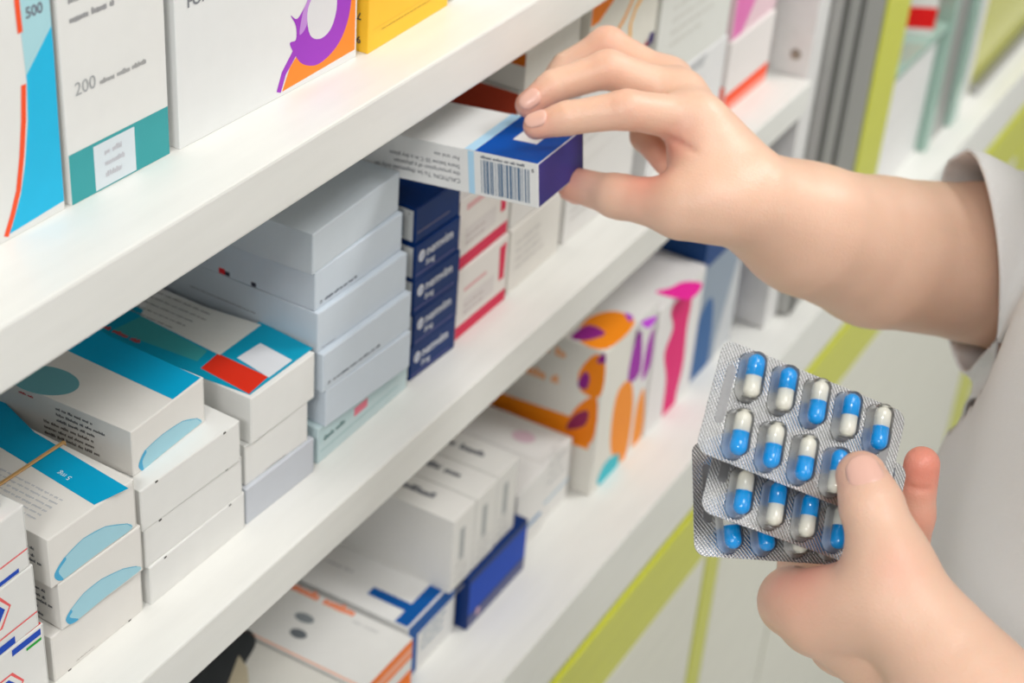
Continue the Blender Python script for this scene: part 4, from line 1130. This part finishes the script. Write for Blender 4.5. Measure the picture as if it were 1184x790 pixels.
for s in (-1, 1):
    an = (cx_ + .10 * s, cy_ + .02 * s, .08)
    sf = Field((an[0] - .13, an[1] - .09, -.01), (an[0] + .09, an[1] + .20, .14), .005)
    sf.add((an[0], an[1] - .01, .052), (an[0] - .035, an[1] + .12, .045), .048, .042, .02)
    sf.v = np.maximum(sf.v, (.003 - np.meshgrid(*sf.ax, indexing='ij')[2]).astype(np.float32))
    garment('shoe', sf, lambda v: v[:, 2] < .12, M_SHOE, parent=person)
hf2 = Field((.66, -.18, 1.56), (1.0, .18, 1.88), .005)
hf2.add_ell((hc[0] + .008, hc[1] - .018, hc[2] + .012), (.088, .100, .118), None, .01); hf2.add_ell((hc[0] + .02, hc[1] - .085, hc[2] + .01), (.04, .045, .045), None, .02)
garment('hair', hf2, lambda v: ((v - hcn) @ fd < .045) | (v[:, 2] > hc[2] + .075), M_HAIR, parent=person)
for s in (-1, 1):
    bm = bmesh.new(); c = hcn + fd * .0735 + sd * .029 * s + np.array([0, 0, .006])
    bmesh.ops.create_uvsphere(bm, u_segments=24, v_segments=14, radius=.0125, matrix=Matrix.Translation(Vector(c)))
    eye = bm_to('eye', bm, [glossy('eye_white', (.8, .8, .78), .2)], person, smooth=True)
    bm = bmesh.new()
    bmesh.ops.create_uvsphere(bm, u_segments=20, v_segments=12, radius=.0062, matrix=Matrix.Translation(Vector(c + fd * .0070)))
    bm_to('iris', bm, [M_HAIR], eye, smooth=True)
    bm = bmesh.new(); add_box(bm, -.013, -.003, -.002, .013, .003, .002, 0, .0015)
    bmesh.ops.transform(bm, matrix=Matrix.Translation(Vector(hcn + fd * .087 + sd * .030 * s + np.array([0, 0, .026]))) @ Matrix.Rotation(math.atan2(.30, .95), 4, 'Z'), verts=bm.verts)
    bm_to('eyebrow', bm, [M_HAIR], person, smooth=True)

# =====================================================================
#  lights, camera
# =====================================================================
def area(name, loc, sx, sy, power, rot=(0, 0, 0), col=(1, 1, 1)):
    l = bpy.data.lights.new(name, 'AREA'); l.shape = 'RECTANGLE'; l.size = sx; l.size_y = sy; l.energy = power; l.color = col
    o = bpy.data.objects.new(name, l); C.objects.link(o); o.location = loc; o.rotation_euler = rot
    return o
for i, (x, y, p_) in enumerate(((.35, -.45, 10), (1.75, -.55, 26), (-1.3, -.25, 33), (.4, -2.0, 7), (2.2, -2.0, 13))):  # third lamp is an unseen addition on the left, brightening coat and skin
    fr = empty('ceiling_light', (x, y, 2.75)); tag(fr, ['square ceiling panel light in front of the shelves', 'ceiling panel light in front of the display cabinet', 'added ceiling panel light left of the shelves to brighten the coat', 'ceiling panel light behind the camera', 'ceiling panel light at the rear right'][i], 'ceiling light', 'ceiling panel lights')
    bm = bmesh.new(); add_box(bm, -.32, -.32, -.03, .32, .32, -.0005, 0, .004); bm_to('frame', bm, [M_ALU], fr)
    area('panel_lamp', (x, y, 2.70), .60, .60, p_, (0, 0, 0), (1, .985, .96))

w = bpy.data.worlds.new('World'); bpy.context.scene.world = w; w.use_nodes = True
bg = w.node_tree.nodes['Background']; bg.inputs[0].default_value = (.95, .97, 1.0, 1); bg.inputs[1].default_value = .47

cam = bpy.data.cameras.new('Camera'); cam.lens = 61.5316; cam.sensor_width = 36; cam.clip_start = .02
co = bpy.data.objects.new('Camera', cam); C.objects.link(co)
r = Vector((0.499332, -0.863666, 0.068908)); dn = Vector((-0.44381, -0.323274, -0.835779)); fw = Vector((0.74411, 0.386749, -0.544725))
m = Matrix.Identity(4)
for i in range(3): m[i][0] = r[i]; m[i][1] = -dn[i]; m[i][2] = -fw[i]
m[2][3] = 1.70
co.matrix_world = m
cam.dof.use_dof = True; cam.dof.focus_distance = .765; cam.dof.aperture_fstop = 8.6
sc = bpy.context.scene
sc.camera = co
sc.view_settings.view_transform = 'Standard'; sc.view_settings.look = 'None'; sc.view_settings.gamma = 1.0
sc.view_settings.use_curve_mapping = False
sc.view_settings.exposure = -0.01
sc.cycles.use_denoising = True
sc.cycles.max_bounces = 8; sc.cycles.transparent_max_bounces = 16
